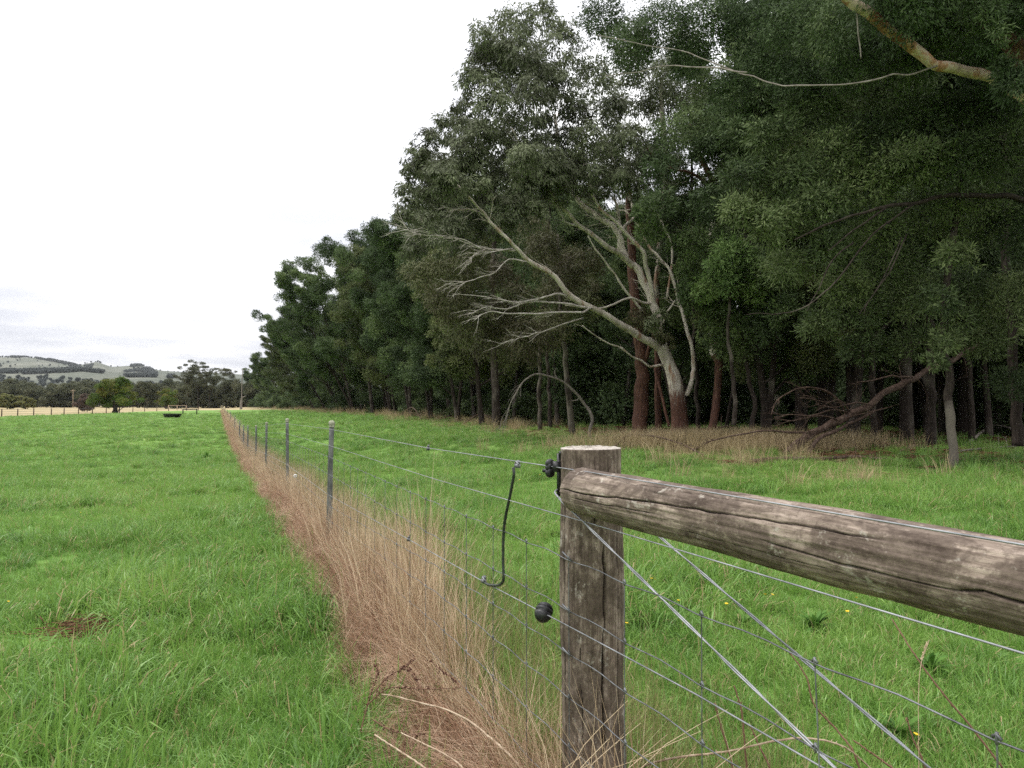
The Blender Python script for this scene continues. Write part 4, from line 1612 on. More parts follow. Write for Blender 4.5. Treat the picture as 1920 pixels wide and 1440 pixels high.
# thick low growth that hides the ground under the far row
r = np.random.default_rng(78)
for k in range(64):
    d = 58 + 330 * (k / 64) ** 1.5 + r.uniform(-3, 3)
    x = fence_x(d) + float(row_off(d)) + (r.uniform(2.5, 7) if k % 2 else r.uniform(7, 15))
    plant(f'thicket{k % 3}', 'edge_shrub', 'dark bushy growth closing the foot of the wattle row', 'shrub', x, d, r.uniform(3.0, 5.0) * (1 + .3 * (d > 150)), r.uniform(0, 6), (0, 0), 'low growth at the foot of the wattle row', 1.4)


# ------------------------------------------------------------------ traced trees
WSC = 1.0


def limb(mb, pts, w0, w1, tint=0.0, n=None, k=10, wob=.17, seed=0):
    """pts: (px, py, d); w0, w1: width in photo pixels at the two ends."""
    w = np.array([P(*q) for q in pts])
    n = n or max(8, len(pts) * 5)
    path = spline(w, n)
    dpt = path[:, 1]
    f = np.linspace(0, 1, n)
    ln_ = np.linalg.norm(path[-1] - path[0])
    kk = np.stack([np.cumsum(np.full(n, ln_ / n)) * 1.6, np.full(n, pts[0][0] * .37), np.zeros(n)], -1)
    amp = min(.09, .03 * ln_) * np.sin(PI * f) ** .5
    path = path + np.stack([(fbm(kk, 2, 3) - .5) * amp * 2.2, (fbm(kk, 2, 5) - .5) * amp * 2.2, (fbm(kk, 2, 7) - .5) * amp * 2.2], -1)
    rr = (w0 + (w1 - w0) * f) * dpt / FPX / 2 * WSC
    mb.tube(path, np.maximum(rr, .006), k, tint, wob, seed)
    return path


def twigs(mb, path, r, n, L, rad, bias=(-.7, 0, -.1), k=5, tint=0.0, depth=1, spread=.45):
    """Fine dead branching: short twigs that leave a limb and fork again."""
    m = len(path)
    for q in range(n):
        i = int(r.uniform(.3, 1) * (m - 1))
        i = min(max(i, 1), m - 1)
        d = unit(unit(path[i] - path[i - 1]) + np.asarray(bias) * .6 + r.normal(0, spread, 3))
        l = L * r.uniform(.4, 1.1)
        pts = [path[i]]
        for s in range(4):
            d = unit(d + r.normal(0, .16, 3))
            pts.append(pts[-1] + d * l / 4)
        pp_ = spline(pts, 9)
        mb.tube(pp_, np.linspace(rad, rad * .3, 9), k, tint, cap=False)
        if depth:
            twigs(mb, pp_, r, 3, L * .45, rad * .5, bias, 4, tint, depth - 1, spread)


D = 25.2
g0 = GP(1276, 826)
D = float(g0[1])
wg = empty('white_gum', g0, 'white limbed gum tree with red brown bark on its butt, leaning over the paddock', 'tree')
r = np.random.default_rng(5)
mb = MB()
# butt and bole
butt = spline([P(1277, 840, D), P(1276, 815, D), P(1274, 780, D), P(1271, 748, D), P(1263, 705, D), P(1250, 672, D), P(1240, 648, D - .1)], 30)
w_ = np.interp(np.linspace(0, 1, 30), [0, .12, .3, .5, .75, 1], [46, 38, 35, 31, 27, 25]) * D / FPX / 2
WSC = .76
mb.tube(butt, w_ * .90, 14, np.interp(np.linspace(0, 1, 30), [0, .28, .48, .70, 1], [1.0, .92, .60, .34, 0.1]), .16, 2)
LB = []
LB.append(limb(mb, [(1242, 655, D - .1), (1238, 630, D), (1232, 605, D), (1226, 575, D), (1214, 545, D + .1), (1200, 512, D + .2), (1187, 496, D + .3)], 22, 18, [.22] * 20 + [.34] * 15, n=35))
LB.append(limb(mb, [(1189, 500, D + .3), (1168, 478, D), (1138, 461, D - .4), (1094, 425, D - .8), (1048, 380, D - 1.3), (1018, 340, D - 1.6), (985, 300, D - 1.9), (960, 240, D - 2.0)], 17, 3, .26))
LB.append(limb(mb, [(1176, 484, D + .2), (1164, 455, D + .3), (1150, 430, D + .5), (1118, 406, D + .8), (1090, 380, D + 1), (1050, 320, D + 1.2), (1045, 250, D + 1.3), (1040, 215, D + 1.4)], 16, 8, .27))
LB.append(limb(mb, [(1228, 580, D), (1222, 545, D - .2), (1216, 512, D - .4), (1205, 480, D - .6), (1184, 446, D - .8), (1150, 412, D - 1.0), (1120, 380, D - 1.2), (1100, 330, D - 1.5)], 13, 6, .25))
LB.append(limb(mb, [(1160, 470, D + .4), (1166, 430, D + .8), (1190, 400, D + 1.2), (1175, 350, D + 1.5), (1140, 280, D + 1.7)], 9, 5, .1))
LB.append(limb(mb, [(1165, 440, D + .6), (1158, 400, D + .8), (1150, 370, D + 1)], 8, 5, .1))
# the great left limb
LB.append(limb(mb, [(1240, 655, D - .1), (1220, 640, D - .3), (1192, 627, D - .6), (1168, 613, D - .9), (1130, 590, D - 1.3), (1077, 560, D - 1.8), (1047, 523, D - 2.2), (1002, 496, D - 2.6), (972, 470, D - 3), (950, 450, D - 3.2), (920, 417, D - 3.5), (898, 390, D - 3.7), (864, 354, D - 4), (840, 330, D - 4.1)], 21, 3.4, [.2] * 15 + [.38] * 4 + [.2] * 12 + [.45] * 5 + [.24] * 29, n=65))
# sucker stem on the right
LB.append(limb(mb, [(1287, 742, D - .1), (1297, 710, D - .1), (1300, 690, D), (1297, 655, D), (1284, 600, D + .2), (1272, 560, D + .4), (1258, 510, D + .6), (1234, 482, D + .8), (1218, 462, D + 1), (1195, 420, D + 1.2), (1172, 395, D + 1.4)], 12, 4, .1))
# broken stub, right
limb(mb, [(1243, 606, D), (1250, 588, D - .1), (1259, 575, D - .2), (1266, 563, D - .3)], 7, 4, 0)
# small leader up the middle
limb(mb, [(1250, 560, D + .6), (1262, 480, D + .8), (1250, 440, D + 1), (1222, 395, D + 1.3), (1160, 395, D + 1.5)], 6, 3, .05)
# lower dead branch
for q_ in LB:
    twigs(mb, q_, r, 9, 1.3, .013, (-.5, 0, .25), 5, .1, 1, .5)
lo = limb(mb, [(1242, 684, D - .1), (1217, 684, D - .3), (1190, 672, D - .5), (1164, 654, D - .8), (1119, 631, D - 1.1), (1092, 610, D - 1.3)], 6, 2.5, .02)
twigs(mb, lo, r, 5, .6, .010)
# crossing small limb left of the fork
limb(mb, [(1228, 570, D), (1205, 566, D - .3), (1184, 560, D - .6), (1150, 572, D - 1), (1112, 579, D - 1.4), (1060, 572, D - 1.8)], 8, 3, .0)
limb(mb, [(1210, 590, D), (1170, 540, D - .3), (1140, 500, D - .5), (1120, 475, D - .7), (1102, 442, D - .9)], 7, 3, .03)
mb.build('trunk', M['gumbark'], wg)
# the long dead branches, one part
DB = [
    ([(1112, 579, D - 1.5), (1062, 571, D - 2), (1002, 566, D - 2.4), (950, 580, D - 2.8), (912, 578, D - 3.1), (879, 588, D - 3.4)], 6, 1.8),
    ([(1070, 556, D - 1.8), (1036, 553, D - 2.2), (1002, 558, D - 2.5), (972, 563, D - 2.8), (927, 559, D - 3.2), (872, 553, D - 3.6)], 6, 1.6),
    ([(1108, 578, D - 1.6), (1077, 586, D - 2), (1010, 586, D - 2.5), (950, 588, D - 2.9), (916, 587, D - 3.2), (890, 600, D - 3.5)], 6, 1.8),
    ([(1093, 597, D - 1.5), (1025, 616, D - 2), (984, 631, D - 2.4), (953, 639, D - 2.8)], 4, 1.4),
    ([(966, 470, D - 3), (928, 468, D - 3.3), (890, 459, D - 3.7), (852, 447, D - 4.1)], 6, 1.8),
    ([(987, 491, D - 2.8), (950, 485, D - 3.1), (924, 511, D - 3.5), (882, 526, D - 3.9), (845, 527, D - 4.2)], 4, 1.4),
    ([(962, 466, D - 3.1), (901, 474, D - 3.6), (879, 489, D - 3.9)], 4, 1.4),
    ([(908, 470, D - 3.5), (860, 445, D - 4), (830, 443, D - 4.3), (789, 426, D - 4.7)], 3.2, 1.4),
    ([(910, 405, D - 3.5), (893, 396, D - 3.7), (866, 392, D - 4), (845, 395, D - 4.2)], 4, 1.4),
    ([(838, 443, D - 4.3), (800, 440, D - 4.6), (770, 432, D - 4.9), (757, 420, D - 5)], 2.6, 1.2),
    ([(1090, 425, D - .8), (1060, 415, D - 1.1), (1040, 380, D - 1.4), (1018, 372, D - 1.7)], 7, 3),
]
for q in DB:
    mb = MB()
    p_ = limb(mb, *q, tint=0, k=7, wob=.25)
    twigs(mb, p_, r, 11, .8, .011, (-.8, -.1, -.15), 5, 0, 1, .4)
    mb.build('dead_branch', M['silverwood'], wg)
WSC = 1.0
# crown: clumps read off the photograph, each given its own distance
CL = [(960, 60, 60), (1012, 38, 46), (920, 112, 56), (985, 125, 62), (1050, 88, 56), (882, 150, 40), (872, 205, 34), (930, 190, 56), (998, 192, 58), (1058, 168, 54), (1108, 140, 48), (905, 75, 38),
      (890, 250, 46), (935, 268, 48), (838, 240, 36), (800, 268, 36), (772, 318, 32), (822, 318, 48), (872, 326, 54), (925, 340, 54), (768, 366, 36), (825, 385, 56), (885, 302, 44), (862, 255, 38), (783, 300, 34),
      (1000, 292, 54), (1052, 282, 54), (1100, 268, 50), (985, 345, 56), (1042, 350, 50), (1092, 328, 50), (1140, 300, 48), (1130, 358, 40), (1180, 336, 44), (1180, 262, 44), (1150, 210, 44), (1210, 300, 36),
      (758, 415, 28), (800, 440, 46), (842, 440, 52), (885, 430, 40), (770, 470, 30), (950, 300, 40), (1010, 240, 46), (955, 235, 44), (960, 395, 44), (1000, 400, 40), (765, 395, 30),
      (900, 250, 40), (925, 120, 50), (970, 90, 55), (1015, 150, 55), (850, 350, 44), (800, 345, 40), (1080, 220, 44), (900, 385, 44), (940, 420, 44), (870, 285, 44), (1020, 310, 50), (1070, 310, 46)]
C, R, T_ = [], [], []
for px, py, rp in CL:
    dd_ = D + r.uniform(-3.2, .6)
    C.append(P(px, py, dd_))
    R.append(rp * dd_ / FPX * .86)
    T_.append(r.uniform(.2, .8))
f1 = foliage(C, R, r, 44, 42, .17, .040, 1.0, 1.1, .30, np.array(T_))
for px, py, rp in [(850, 345, 36), (822, 335, 36), (985, 305, 40), (1010, 325, 30), (1060, 325, 30), (1110, 325, 30), (1170, 335, 28), (905, 350, 20), (800, 415, 24), (1225, 610, 16), (1238, 590, 14)]:
    dd_ = D - 4.4 if px < 1000 else D - 2.2
    C.append(P(px, py, dd_))
    R.append(rp * dd_ / FPX)
    T_.append(r.uniform(.3, .8))
f1b = foliage(C[len(CL):], R[len(CL):], r, 26, 40, .17, .040, 1.0, 1.1, .32, np.array(T_[len(CL):]))
# lower bronze foliage hanging behind the dead branches
CL2 = [(790, 520, 40), (842, 505, 46), (880, 480, 40), (830, 572, 42), (880, 610, 48), (930, 595, 46), (968, 560, 42), (930, 645, 44), (985, 640, 46), (1040, 620, 40), (880, 545, 42), (1020, 470, 42), (1060, 510, 40), (1100, 500, 36), (940, 520, 36),
       (1200, 590, 20), (1222, 622, 22), (1188, 605, 18), (1248, 640, 16), (1215, 600, 16)]
C, R = [], []
for px, py, rp in CL2:
    dd_ = D + (r.uniform(.8, 3.5) if px < 1150 else -.4)
    C.append(P(px, py, dd_))
    R.append(rp * dd_ / FPX)
f2 = foliage(C, R, r, 46, 36, .16, .040, 1.05, 1.0, .40)
V0 = np.array(wg.location)
me = crown_mesh('crown', M['gum'], (f1[0] - V0, f1[1], f1[2]), (f1b[0] - V0, f1b[1], f1b[2]))
link('crown', me, wg)
me = crown_mesh('crown', M['gum_brown'], (f2[0] - V0, f2[1], f2[2]))
link('crown', me, wg)


def traced(name, label, trunk_pts, w0, w1, bark, tint, clumps, leaf, seed, L=.15, W=.04, spr=26, lps=32, droop=.3, branches=(), flat=.9, group=None, rscale=1.0, cat='tree'):
    r = np.random.default_rng(seed)
    base = P(*trunk_pts[0])
    base[2] = float(gz(base[0], base[1]))
    o = empty(name, base, label, cat, group)
    mb = MB()
    pth = limb(mb, trunk_pts, w0, w1, tint, n=len(trunk_pts) * 7, k=11, wob=.14, seed=seed)
    for b in branches:
        limb(mb, *b, tint=(tint if np.isscalar(tint) else tint[-1]), k=7, seed=seed)
    mb.build('trunk', bark, o)
    if clumps:
        C = [P(a, b, d) for a, b, d, _ in clumps]
        R = [q * rscale for *_, q in clumps]
        f = foliage(C, R, r, spr, lps, L, W, flat, droop, .40)
        link('crown', crown_mesh('crown', leaf, (f[0] - base, f[1], f[2])), o)
    return o


def spread_clumps(seed, n, x0, x1, y0, y1, d0, d1, r0, r1):
    r = np.random.default_rng(seed)
    return [(r.uniform(x0, x1), r.uniform(y0, y1), r.uniform(d0, d1), r.uniform(r0, r1)) for _ in range(n)]


# red-brown trunk behind the white gum
traced('stringybark_tree', 'dark red brown rough trunked tree just left of the white gum', [(1196, 835, 28), (1199, 800, 28), (1203, 740, 28), (1202, 690, 28), (1198, 640, 28), (1190, 560, 28), (1186, 500, 28.2), (1180, 400, 28.4), (1176, 300, 28.6)], 31, 12, M['gumbark'], .95,
       spread_clumps(1, 26, 1110, 1290, 60, 330, 27.5, 31, .6, 1.0), M['gum'], 21, droop=.8, branches=[([(1203, 700, 28), (1215, 660, 27.7), (1226, 620, 27.5), (1232, 560, 27.6)], 9, 5), ([(1255, 800, 27), (1240, 740, 27.3), (1228, 690, 27.6)], 6, 5)])
traced('gum_sapling', 'slim pale brown sapling trunk inside the arch of the dead branch', [(1074, 815, 31), (1068, 760, 31), (1064, 710, 31), (1058, 657, 31), (1052, 620, 31), (1048, 540, 31.3), (1045, 440, 31.8)], 13, 6, M['bark'], .9,
       spread_clumps(2, 14, 990, 1110, 420, 610, 31, 33.5, .6, .9), M['gum_brown'], 22, droop=.9)
traced('gum_tree', 'tall straight gum with a thin pinkish trunk rising behind the white gum', [(1236, 825, 30), (1232, 700, 30), (1230, 560, 30), (1240, 440, 30), (1246, 330, 30), (1244, 250, 30), (1240, 150, 30)], 13, 8, M['gumbark'], [.95] * 16 + [.5] * 15 + [.3] * 18,
       spread_clumps(3, 24, 1170, 1330, 60, 260, 29, 32, .55, .95), M['gum'], 23, droop=.9, branches=[([(1249, 376, 30), (1280, 368, 29.8), (1310, 352, 29.5)], 5, 2.5), ([(1252, 380, 30), (1262, 350, 29.8), (1290, 340, 29.6)], 4, 2)])
traced('forked_tree', 'dark trunk leaning left above a pale lower stem, right of the white gum', [(1330, 822, 25.5), (1343, 752, 25.5), (1346, 690, 25.5), (1338, 640, 25.6), (1332, 560, 25.7), (1336, 440, 25.8), (1332, 340, 26), (1312, 290, 26.1), (1292, 235, 26.2)], 16, 9, M['gumbark'], [.9] * 20 + [.35] * 22 + [.7] * 21,
       spread_clumps(4, 18, 1240, 1400, 80, 260, 25, 28, .5, .85), M['wattle'], 24, droop=.5, branches=[([(1332, 345, 26), (1290, 322, 25.7), (1240, 306, 25.4), (1222, 290, 25.3), (1190, 255, 25.2)], 6, 2)])
traced('wattle_sapling', 'young wattle with a bright light green top, right of the white gum', [(1376, 798, 22.5), (1378, 740, 22.5), (1376, 700, 22.5), (1368, 640, 22.4), (1366, 560, 22.3), (1368, 500, 22.2)], 9, 4, M['bark'], .6,
       [(1372, 478, 22, .62), (1345, 505, 22.1, .48), (1400, 500, 22.2, .5), (1360, 530, 22.2, .55), (1412, 545, 22.3, .45), (1322, 545, 22.3, .42)], M['wattle_light'], 25, L=.14, W=.032, spr=46)
traced('wattle_sapling', 'slender wattle with dull grey green foliage under the bright young top', [(1410, 806, 24), (1414, 760, 24), (1404, 700, 24), (1392, 640, 24), (1388, 570, 24)], 10, 5, M['bark'], .3,
       [(1350, 590, 23.7, .6), (1395, 600, 23.6, .65), (1425, 640, 23.8, .6), (1375, 660, 24, .55), (1330, 620, 24, .5), (1440, 580, 24, .6), (1310, 560, 24.3, .5)], M['wattle'], 26, L=.14, W=.032)

# the big dark wattle on the right
WC = [(1395, 325, 16.4, .62), (1450, 255, 16.6, .75), (1520, 205, 16.8, .85), (1600, 190, 16.8, .9), (1480, 335, 16.3, .85), (1560, 295, 16.3, .95), (1640, 265, 16.2, .95), (1720, 230, 16, .9), (1800, 215, 15.8, .95), (1880, 200, 15.6, .95),
      (1385, 395, 16.3, .60), (1450, 425, 16, .75), (1530, 385, 16, .85), (1620, 345, 16, .9), (1710, 310, 15.5, .95), (1800, 300, 15.4, 1.), (1890, 290, 15.2, 1.), (1550, 475, 16.3, .75), (1640, 435, 16.5, .75), (1480, 500, 16.8, .7), (1740, 400, 16.6, .95), (1830, 400, 16.4, .95), (1910, 430, 16.4, .95),
      (1600, 580, 17.4, .85), (1700, 560, 17.4, .95), (1800, 540, 17.4, .95), (1890, 560, 17.2, .95), (1620, 655, 17.8, .72), (1540, 610, 18, .65), (1720, 645, 17.6, .75), (1840, 640, 17.4, .8), (1900, 720, 17.2, .65), (1670, 500, 17, .8), (1580, 540, 17, .7)]
WC += [(1775, 640, 15.3, .4), (1760, 565, 15.2, .5), (1785, 480, 15.2, .5), (1805, 600, 15.3, .4), (1750, 680, 15.3, .28)]
WC += spread_clumps(9, 30, 1930, 2500, 120, 640, 14, 19, .8, 1.1)  # unseen foliage carrying the crown past the right edge, added to block light
tw = traced('wattle_tree', 'big dark wattle filling the right edge, its slim mottled trunk standing in the grass', [(1786, 884, 15.6), (1786, 840, 15.6), (1783, 790, 15.7), (1779, 740, 15.8), (1772, 690, 15.9), (1768, 620, 16), (1776, 520, 16.1), (1790, 420, 16.2), (1800, 330, 16.3)], 18, 10, M['bark'], [1.0] * 22 + [.5] * 41,
            WC, M['wattle_near'], 27, L=.125, W=.030, spr=78, lps=34, droop=.15, flat=.72, rscale=.86,
            branches=[([(1990, 420, 16), (1920, 374, 15.6), (1856, 366, 15.5), (1790, 368, 15.4), (1720, 376, 15.3), (1664, 388, 15.3), (1600, 405, 15.3), (1539, 426, 15.4), (1490, 450, 15.5)], 13, 3),
                      ([(1664, 388, 15.3), (1620, 420, 15), (1580, 450, 14.9), (1552, 470, 14.8)], 4, 2),
                      ([(1720, 378, 15.3), (1640, 440, 15), (1560, 540, 14.8), (1470, 585, 14.8), (1400, 590, 14.9)], 4, 1.5),
                      ([(1700, 440, 15.2), (1670, 500, 15), (1640, 545, 14.9), (1620, 590, 14.8)], 3, 1.4),
                      ([(1600, 455, 15.2), (1560, 490, 15), (1530, 545, 14.9), (1512, 585, 14.9)], 3, 1.4),
                      ([(1690, 445, 15.3), (1650, 530, 15.1), (1610, 590, 15)], 2.6, 1.2)])
# its leaning neighbours
traced('wattle_tree', 'straight dark trunk at the right edge, deeper in shade than the slim mottled one', [(1908, 836, 19), (1904, 780, 19), (1898, 700, 19), (1894, 600, 19), (1890, 500, 19.1), (1886, 400, 19.2), (1880, 250, 19.3)], 20, 12, M['bark'], .25,
       spread_clumps(11, 26, 1600, 2100, -260, 120, 15, 19, .8, 1.1), M['wattle'], 28, L=.13, W=.03, spr=60)
TR = [(1640, 826, 24, 13, 'thin dark trunk behind the fallen log, leftmost of five'), (1700, 822, 24.5, 17, 'dark trunk behind the fallen log, second of five from the left'), (1748, 832, 22.5, 20, 'thick leaning dark trunk behind the slim mottled trunk'),
      (1822, 815, 25, 13, 'thin dark trunk between the mottled trunk and the right edge'), (1435, 812, 25.5, 17, 'straight grey trunk right of the young wattle'), (1014, 806, 36, 9, 'thin dark trunk left of the dead arch foot'),
      (931, 797, 40, 17, 'stout grey trunk with pale base left of the dead arch'), (1032, 806, 38, 8, 'thin reddish trunk beside the sapling inside the arch'), (1310, 812, 29, 9, 'thin dark trunk just right of the white gum'),
      (1560, 815, 27, 14, 'dark trunk in the shade above the fallen branches')]
for i, (px, py, d, w, lb) in enumerate(TR):
    r = np.random.default_rng(600 + i)
    top = -40 if px > 1300 else 380
    ln = r.normal(0, 25)
    q = [(px, py + 10, d), (px - 2, py - 60, d), (px - 6 + ln * .2, py - 160, d), (px - 8 + ln * .5, py - 300, d + .2), (px - 10 + ln, max(top, py - 520), d + .4)]
    cx_, cy_ = q[-1][0], q[-1][1]
    cl = [(cx_ + r.normal(0, 55), cy_ + r.uniform(-60, 190), d + r.normal(0, 1.0), r.uniform(.6, 1.0)) for _ in range(14)]
    traced('wattle_tree', lb, q, w, w * .5, M['bark'], r.uniform(.2, .7), cl, M['wattle'], 610 + i, spr=40, L=.14, W=.036, group='dark trunks at the edge of the wood')

# overhanging gum at the top right: its trunk stands outside the picture
og = traced('overhanging_gum', 'pale gum limb with peeling orange bark hanging across the top right corner', [(2150, 930, 12.5), (2140, 700, 12.6), (2110, 450, 12.7), (2060, 300, 12.8), (1985, 215, 12.8), (1915, 170, 12.8), (1862, 147, 12.8)], 60, 22, M['tanbark'], [.8] * 30 + [.15] * 19,
            spread_clumps(12, 46, 1680, 2300, -420, 10, 11.5, 15.5, .6, 1.0) + [(1560, 60, 15, .7), (1480, 40, 16, .7), (1400, 50, 17.5, .8), (1320, 40, 18, .8), (1440, 120, 17, .6), (1680, 50, 15, .8), (1770, 60, 15, .8), (1860, 40, 14, .8), (1600, 130, 15.5, .6), (1240, 50, 18.5, .8), (1180, 95, 19, .7), (1130, 40, 19.5, .7), (1290, 110, 18.5, .6), (1370, 170, 18, .55), (1890, 110, 14.5, .7), (1700, 130, 15.5, .6), (1500, 150, 16.5, .6), (1905, 150, 11.9, .30), (1880, 128, 12.0, .26), (1915, 40, 11.8, .32), (1850, 20, 11.9, .3), (1840, 90, 12.0, .18), (1900, 165, 11.8, .3), (1870, 60, 11.8, .25)],
            M['wattle'], 29, L=.10, W=.026, spr=120, lps=36, droop=.4)
mb = MB()
lp_ = limb(mb, [(1920, 172, 12.8), (1862, 147, 12.75), (1800, 132, 12.6), (1750, 115, 12.5), (1710, 84, 12.4), (1660, 52, 12.3), (1620, 24, 12.2), (1590, -2, 12.1), (1550, -40, 12), (1500, -90, 11.9)], 20, 20, [.05] * 14 + [.3] * 8 + [.6] * 10 + [.1] * 18, n=50, k=14, wob=.16)
mb.build('limb', M['tanbark'], og)
mb = MB()
limb(mb, [(1762, 122, 12.5), (1700, 138, 12.4), (1650, 150, 12.3), (1560, 160, 12.6), (1480, 160, 13.2), (1430, 146, 13.6), (1380, 130, 14), (1300, 102, 14.6), (1240, 85, 15), (1180, 78, 15.4), (1120, 66, 15.8)], 3.6, 1.6, .1)
limb(mb, [(1400, 136, 13.8), (1330, 130, 14.4), (1270, 126, 14.8), (1200, 134, 15.2), (1135, 142, 15.6)], 3.5, 1.6, .05)
limb(mb, [(1606, 20, 12.2), (1610, 75, 12.2), (1614, 110, 12.2)], 3, 2, .05)
mb.build('branch', M['deadwood'], og)
mb = MB()
limb(mb, [(1960, 190, 12.6), (1925, 130, 12.5), (1895, 90, 12.5), (1862, 50, 12.5), (1840, -20, 12.5)], 44, 30, .92, n=24, k=12)
limb(mb, [(1868, 92, 12.2), (1880, 80, 12.2), (1894, 70, 12.2)], 5, 3, 0)
mb.build('limb', M['gumbark'], og)

# ------------------------------------------------------------------ dead timber
r = np.random.default_rng(12)
da = empty('dead_arch_branch', GP(1106, 822), 'bare grey dead branch arched over like a hoop with drooping twigs', 'dead branch')
Da = float(da.location[1])
mb = MB()
pa = limb(mb, [(1106, 824, Da), (1106, 808, Da), (1110, 790, Da), (1106, 772, Da), (1098, 757, Da), (1085, 738, Da - .1), (1070, 724, Da - .2), (1053, 714, Da - .3), (1030, 706, Da - .5), (1004, 702, Da - .7), (985, 711, Da - .8), (975, 722, Da - .9), (966, 736, Da - 1), (958, 752, Da - 1.1), (953, 766, Da - 1.1), (948, 790, Da - 1.2)], 7, 1.6, .0, n=70)
mb.build('stem', M['deadwood'], da)
mb = MB()
twigs(mb, pa[38:], r, 17, .85, .010, (-.15, 0, -1.3), 5, 0, 1, .28)
limb(mb, [(1046, 712, Da), (1040, 700, Da), (1043, 690, Da)], 3, 1.5, 0)
limb(mb, [(1088, 742, Da), (1082, 750, Da), (1070, 752, Da)], 2.5, 1.2, 0)
mb.build('twig', M['deadwood'], da)

gl = GP(1476, 852)
Df = float(gl[1])
fl_ = empty('fallen_tree', gl, 'dead fallen tree propped at a slant among the trunks, bare branches fanned to its left', 'fallen tree')
mb = MB()
lg = limb(mb, [(1470, 856, Df), (1500, 830, Df + .2), (1545, 803, Df + .5), (1598, 779, Df + .8), (1650, 745, Df + 1.2), (1700, 716, Df + 1.6), (1745, 692, Df + 2), (1795, 668, Df + 2.4), (1840, 645, Df + 2.7)], 15, 9, .5, n=60, wob=.3)
limb(mb, [(1506, 858, Df), (1530, 830, Df + .2), (1580, 800, Df + .6), (1640, 770, Df + 1)], 9, 5, .5)
mb.build('trunk', M['fallen'], fl_)
mb = MB()
FB = [([(1719, 706, Df + 1.7), (1695, 706, Df + 1.4), (1671, 707, Df + 1.2), (1640, 711, Df + 1), (1607, 717, Df + .8)], 5, 2),
      ([(1590, 782, Df + .8), (1569, 747, Df + .6), (1531, 728, Df + .4), (1492, 728, Df + .2), (1460, 750, Df), (1446, 778, Df - .2)], 4.5, 1.8),
      ([(1600, 778, Df + .8), (1575, 752, Df + .5), (1545, 752, Df + .3), (1500, 746, Df + .1)], 3, 1.3),
      ([(1592, 772, Df + .8), (1560, 766, Df + .4), (1520, 776, Df + .2), (1480, 775, Df), (1452, 782, Df - .2)], 3.5, 1.6),
      ([(1575, 790, Df + .6), (1540, 780, Df + .4), (1500, 788, Df + .1), (1454, 786, Df - .2)], 4, 2),
      ([(1570, 765, Df + .6), (1540, 760, Df + .4), (1525, 745, Df + .3), (1508, 728, Df + .2)], 2.5, 1.2),
      ([(1520, 812, Df + .2), (1460, 808, Df), (1416, 812, Df - .2), (1352, 824, Df - .4), (1320, 833, Df - .5)], 5, 2),
      ([(1540, 806, Df + .3), (1510, 812, Df + .1), (1490, 836, Df)], 3, 1.5),
      ([(1640, 760, Df + 1), (1600, 756, Df + .6), (1560, 762, Df + .3), (1530, 758, Df + .1)], 3, 1.3)]
for q in FB:
    p_ = limb(mb, *q, tint=.5, k=6)
    twigs(mb, p_, r, 4, .6, .009, (-.8, 0, -.2), 4, .5, 1, .45)
twigs(mb, lg, r, 10, 1.5, .016, (-.8, 0, -.1), 5, .5, 1, .6)
mb.build('branch', M['fallen'], fl_)


def lying(name, label, pts, w0, w1, m, nt, seed, L=.6, group=None):
    r = np.random.default_rng(seed)
    q = []
    for px, py, lift in pts:
        g = GP(px, py)
        q.append(g + [0, 0, lift])
    n = len(q) * 7
    path = spline(q, n)
    d = path[:, 1].mean()
    mb = MB()
    mb.tube(path, np.linspace(w0, w1, n) * d / FPX / 2, 8, .5, .2, seed)
    if nt:
        twigs(mb, path, r, nt, L, .010, (-.3, 0, .35), 4, .5, 1, .6)
    o = mb.build(name, m, None, True, path[0])
    return tag(o, label, 'fallen branch', group)


lying('fallen_log', 'thin dark log lying flat in the grass in front of the slanting fallen tree', [(1410, 869, .06), (1470, 868, .10), (1540, 867, .08), (1600, 864, .10), (1684, 868, .06)], 8, 5, M['fallen'], 10, 41)
lying('fallen_branch', 'thin dead branch arching over the dry grass behind the strainer post', [(1150, 846, .10), (1180, 838, .35), (1225, 842, .38), (1270, 850, .30), (1320, 862, .12)], 4, 2, M['fallen'], 10, 42)
lying('fallen_branch', 'dark forked dead branch in the dry grass left of the fallen tree', [(1300, 850, .08), (1350, 838, .35), (1400, 832, .45), (1452, 840, .30)], 4, 2, M['fallen'], 12, 43)
lying('fallen_branch', 'bare dead branch raised at its end near the right edge of the wood', [(1818, 832, .05), (1850, 818, .30), (1880, 820, .45), (1935, 838, .2)], 6, 3, M['deadwood'], 8, 44)
lying('fallen_branch', 'pale dead pole propped across the gloom near the right edge', [(1800, 850, .06), (1850, 847, .10), (1905, 846, .14)], 4, 2.5, M['deadwood'], 4, 45)
lying('fallen_branch', 'broken dead branch heap beside the slim mottled trunk', [(1690, 850, .05), (1715, 846, .14), (1745, 850, .08)], 7, 4, M['fallen'], 10, 46)
lying('fallen_branch', 'slanting dead pole at the wood edge below the wattle row', [(752, 779, .05), (772, 783, .9), (790, 788, .1)], 2, 1.4, M['fallen'], 3, 47)
lying('fallen_branch', 'grey dead limb lying among the trunks left of the dead arch', [(870, 797, .1), (900, 795, .6), (940, 799, .2)], 3, 1.6, M['fallen'], 5, 48)
lying('fallen_branch', 'curved bare branch lying just right of the white gum butt', [(1300, 836, .05), (1330, 822, .30), (1370, 816, .35), (1410, 822, .1)], 5, 2.5, M['fallen'], 8, 49)
# ------------------------------------------------------------------ far paddock
def at(px, d):
    x = (px - 960) / FPX * d
    return x, d


def plant_px(key, name, label, cat, px, d, H, **kw):
    x, y = at(px, d)
    return plant(key, name, label, cat, x, y, H, **kw)


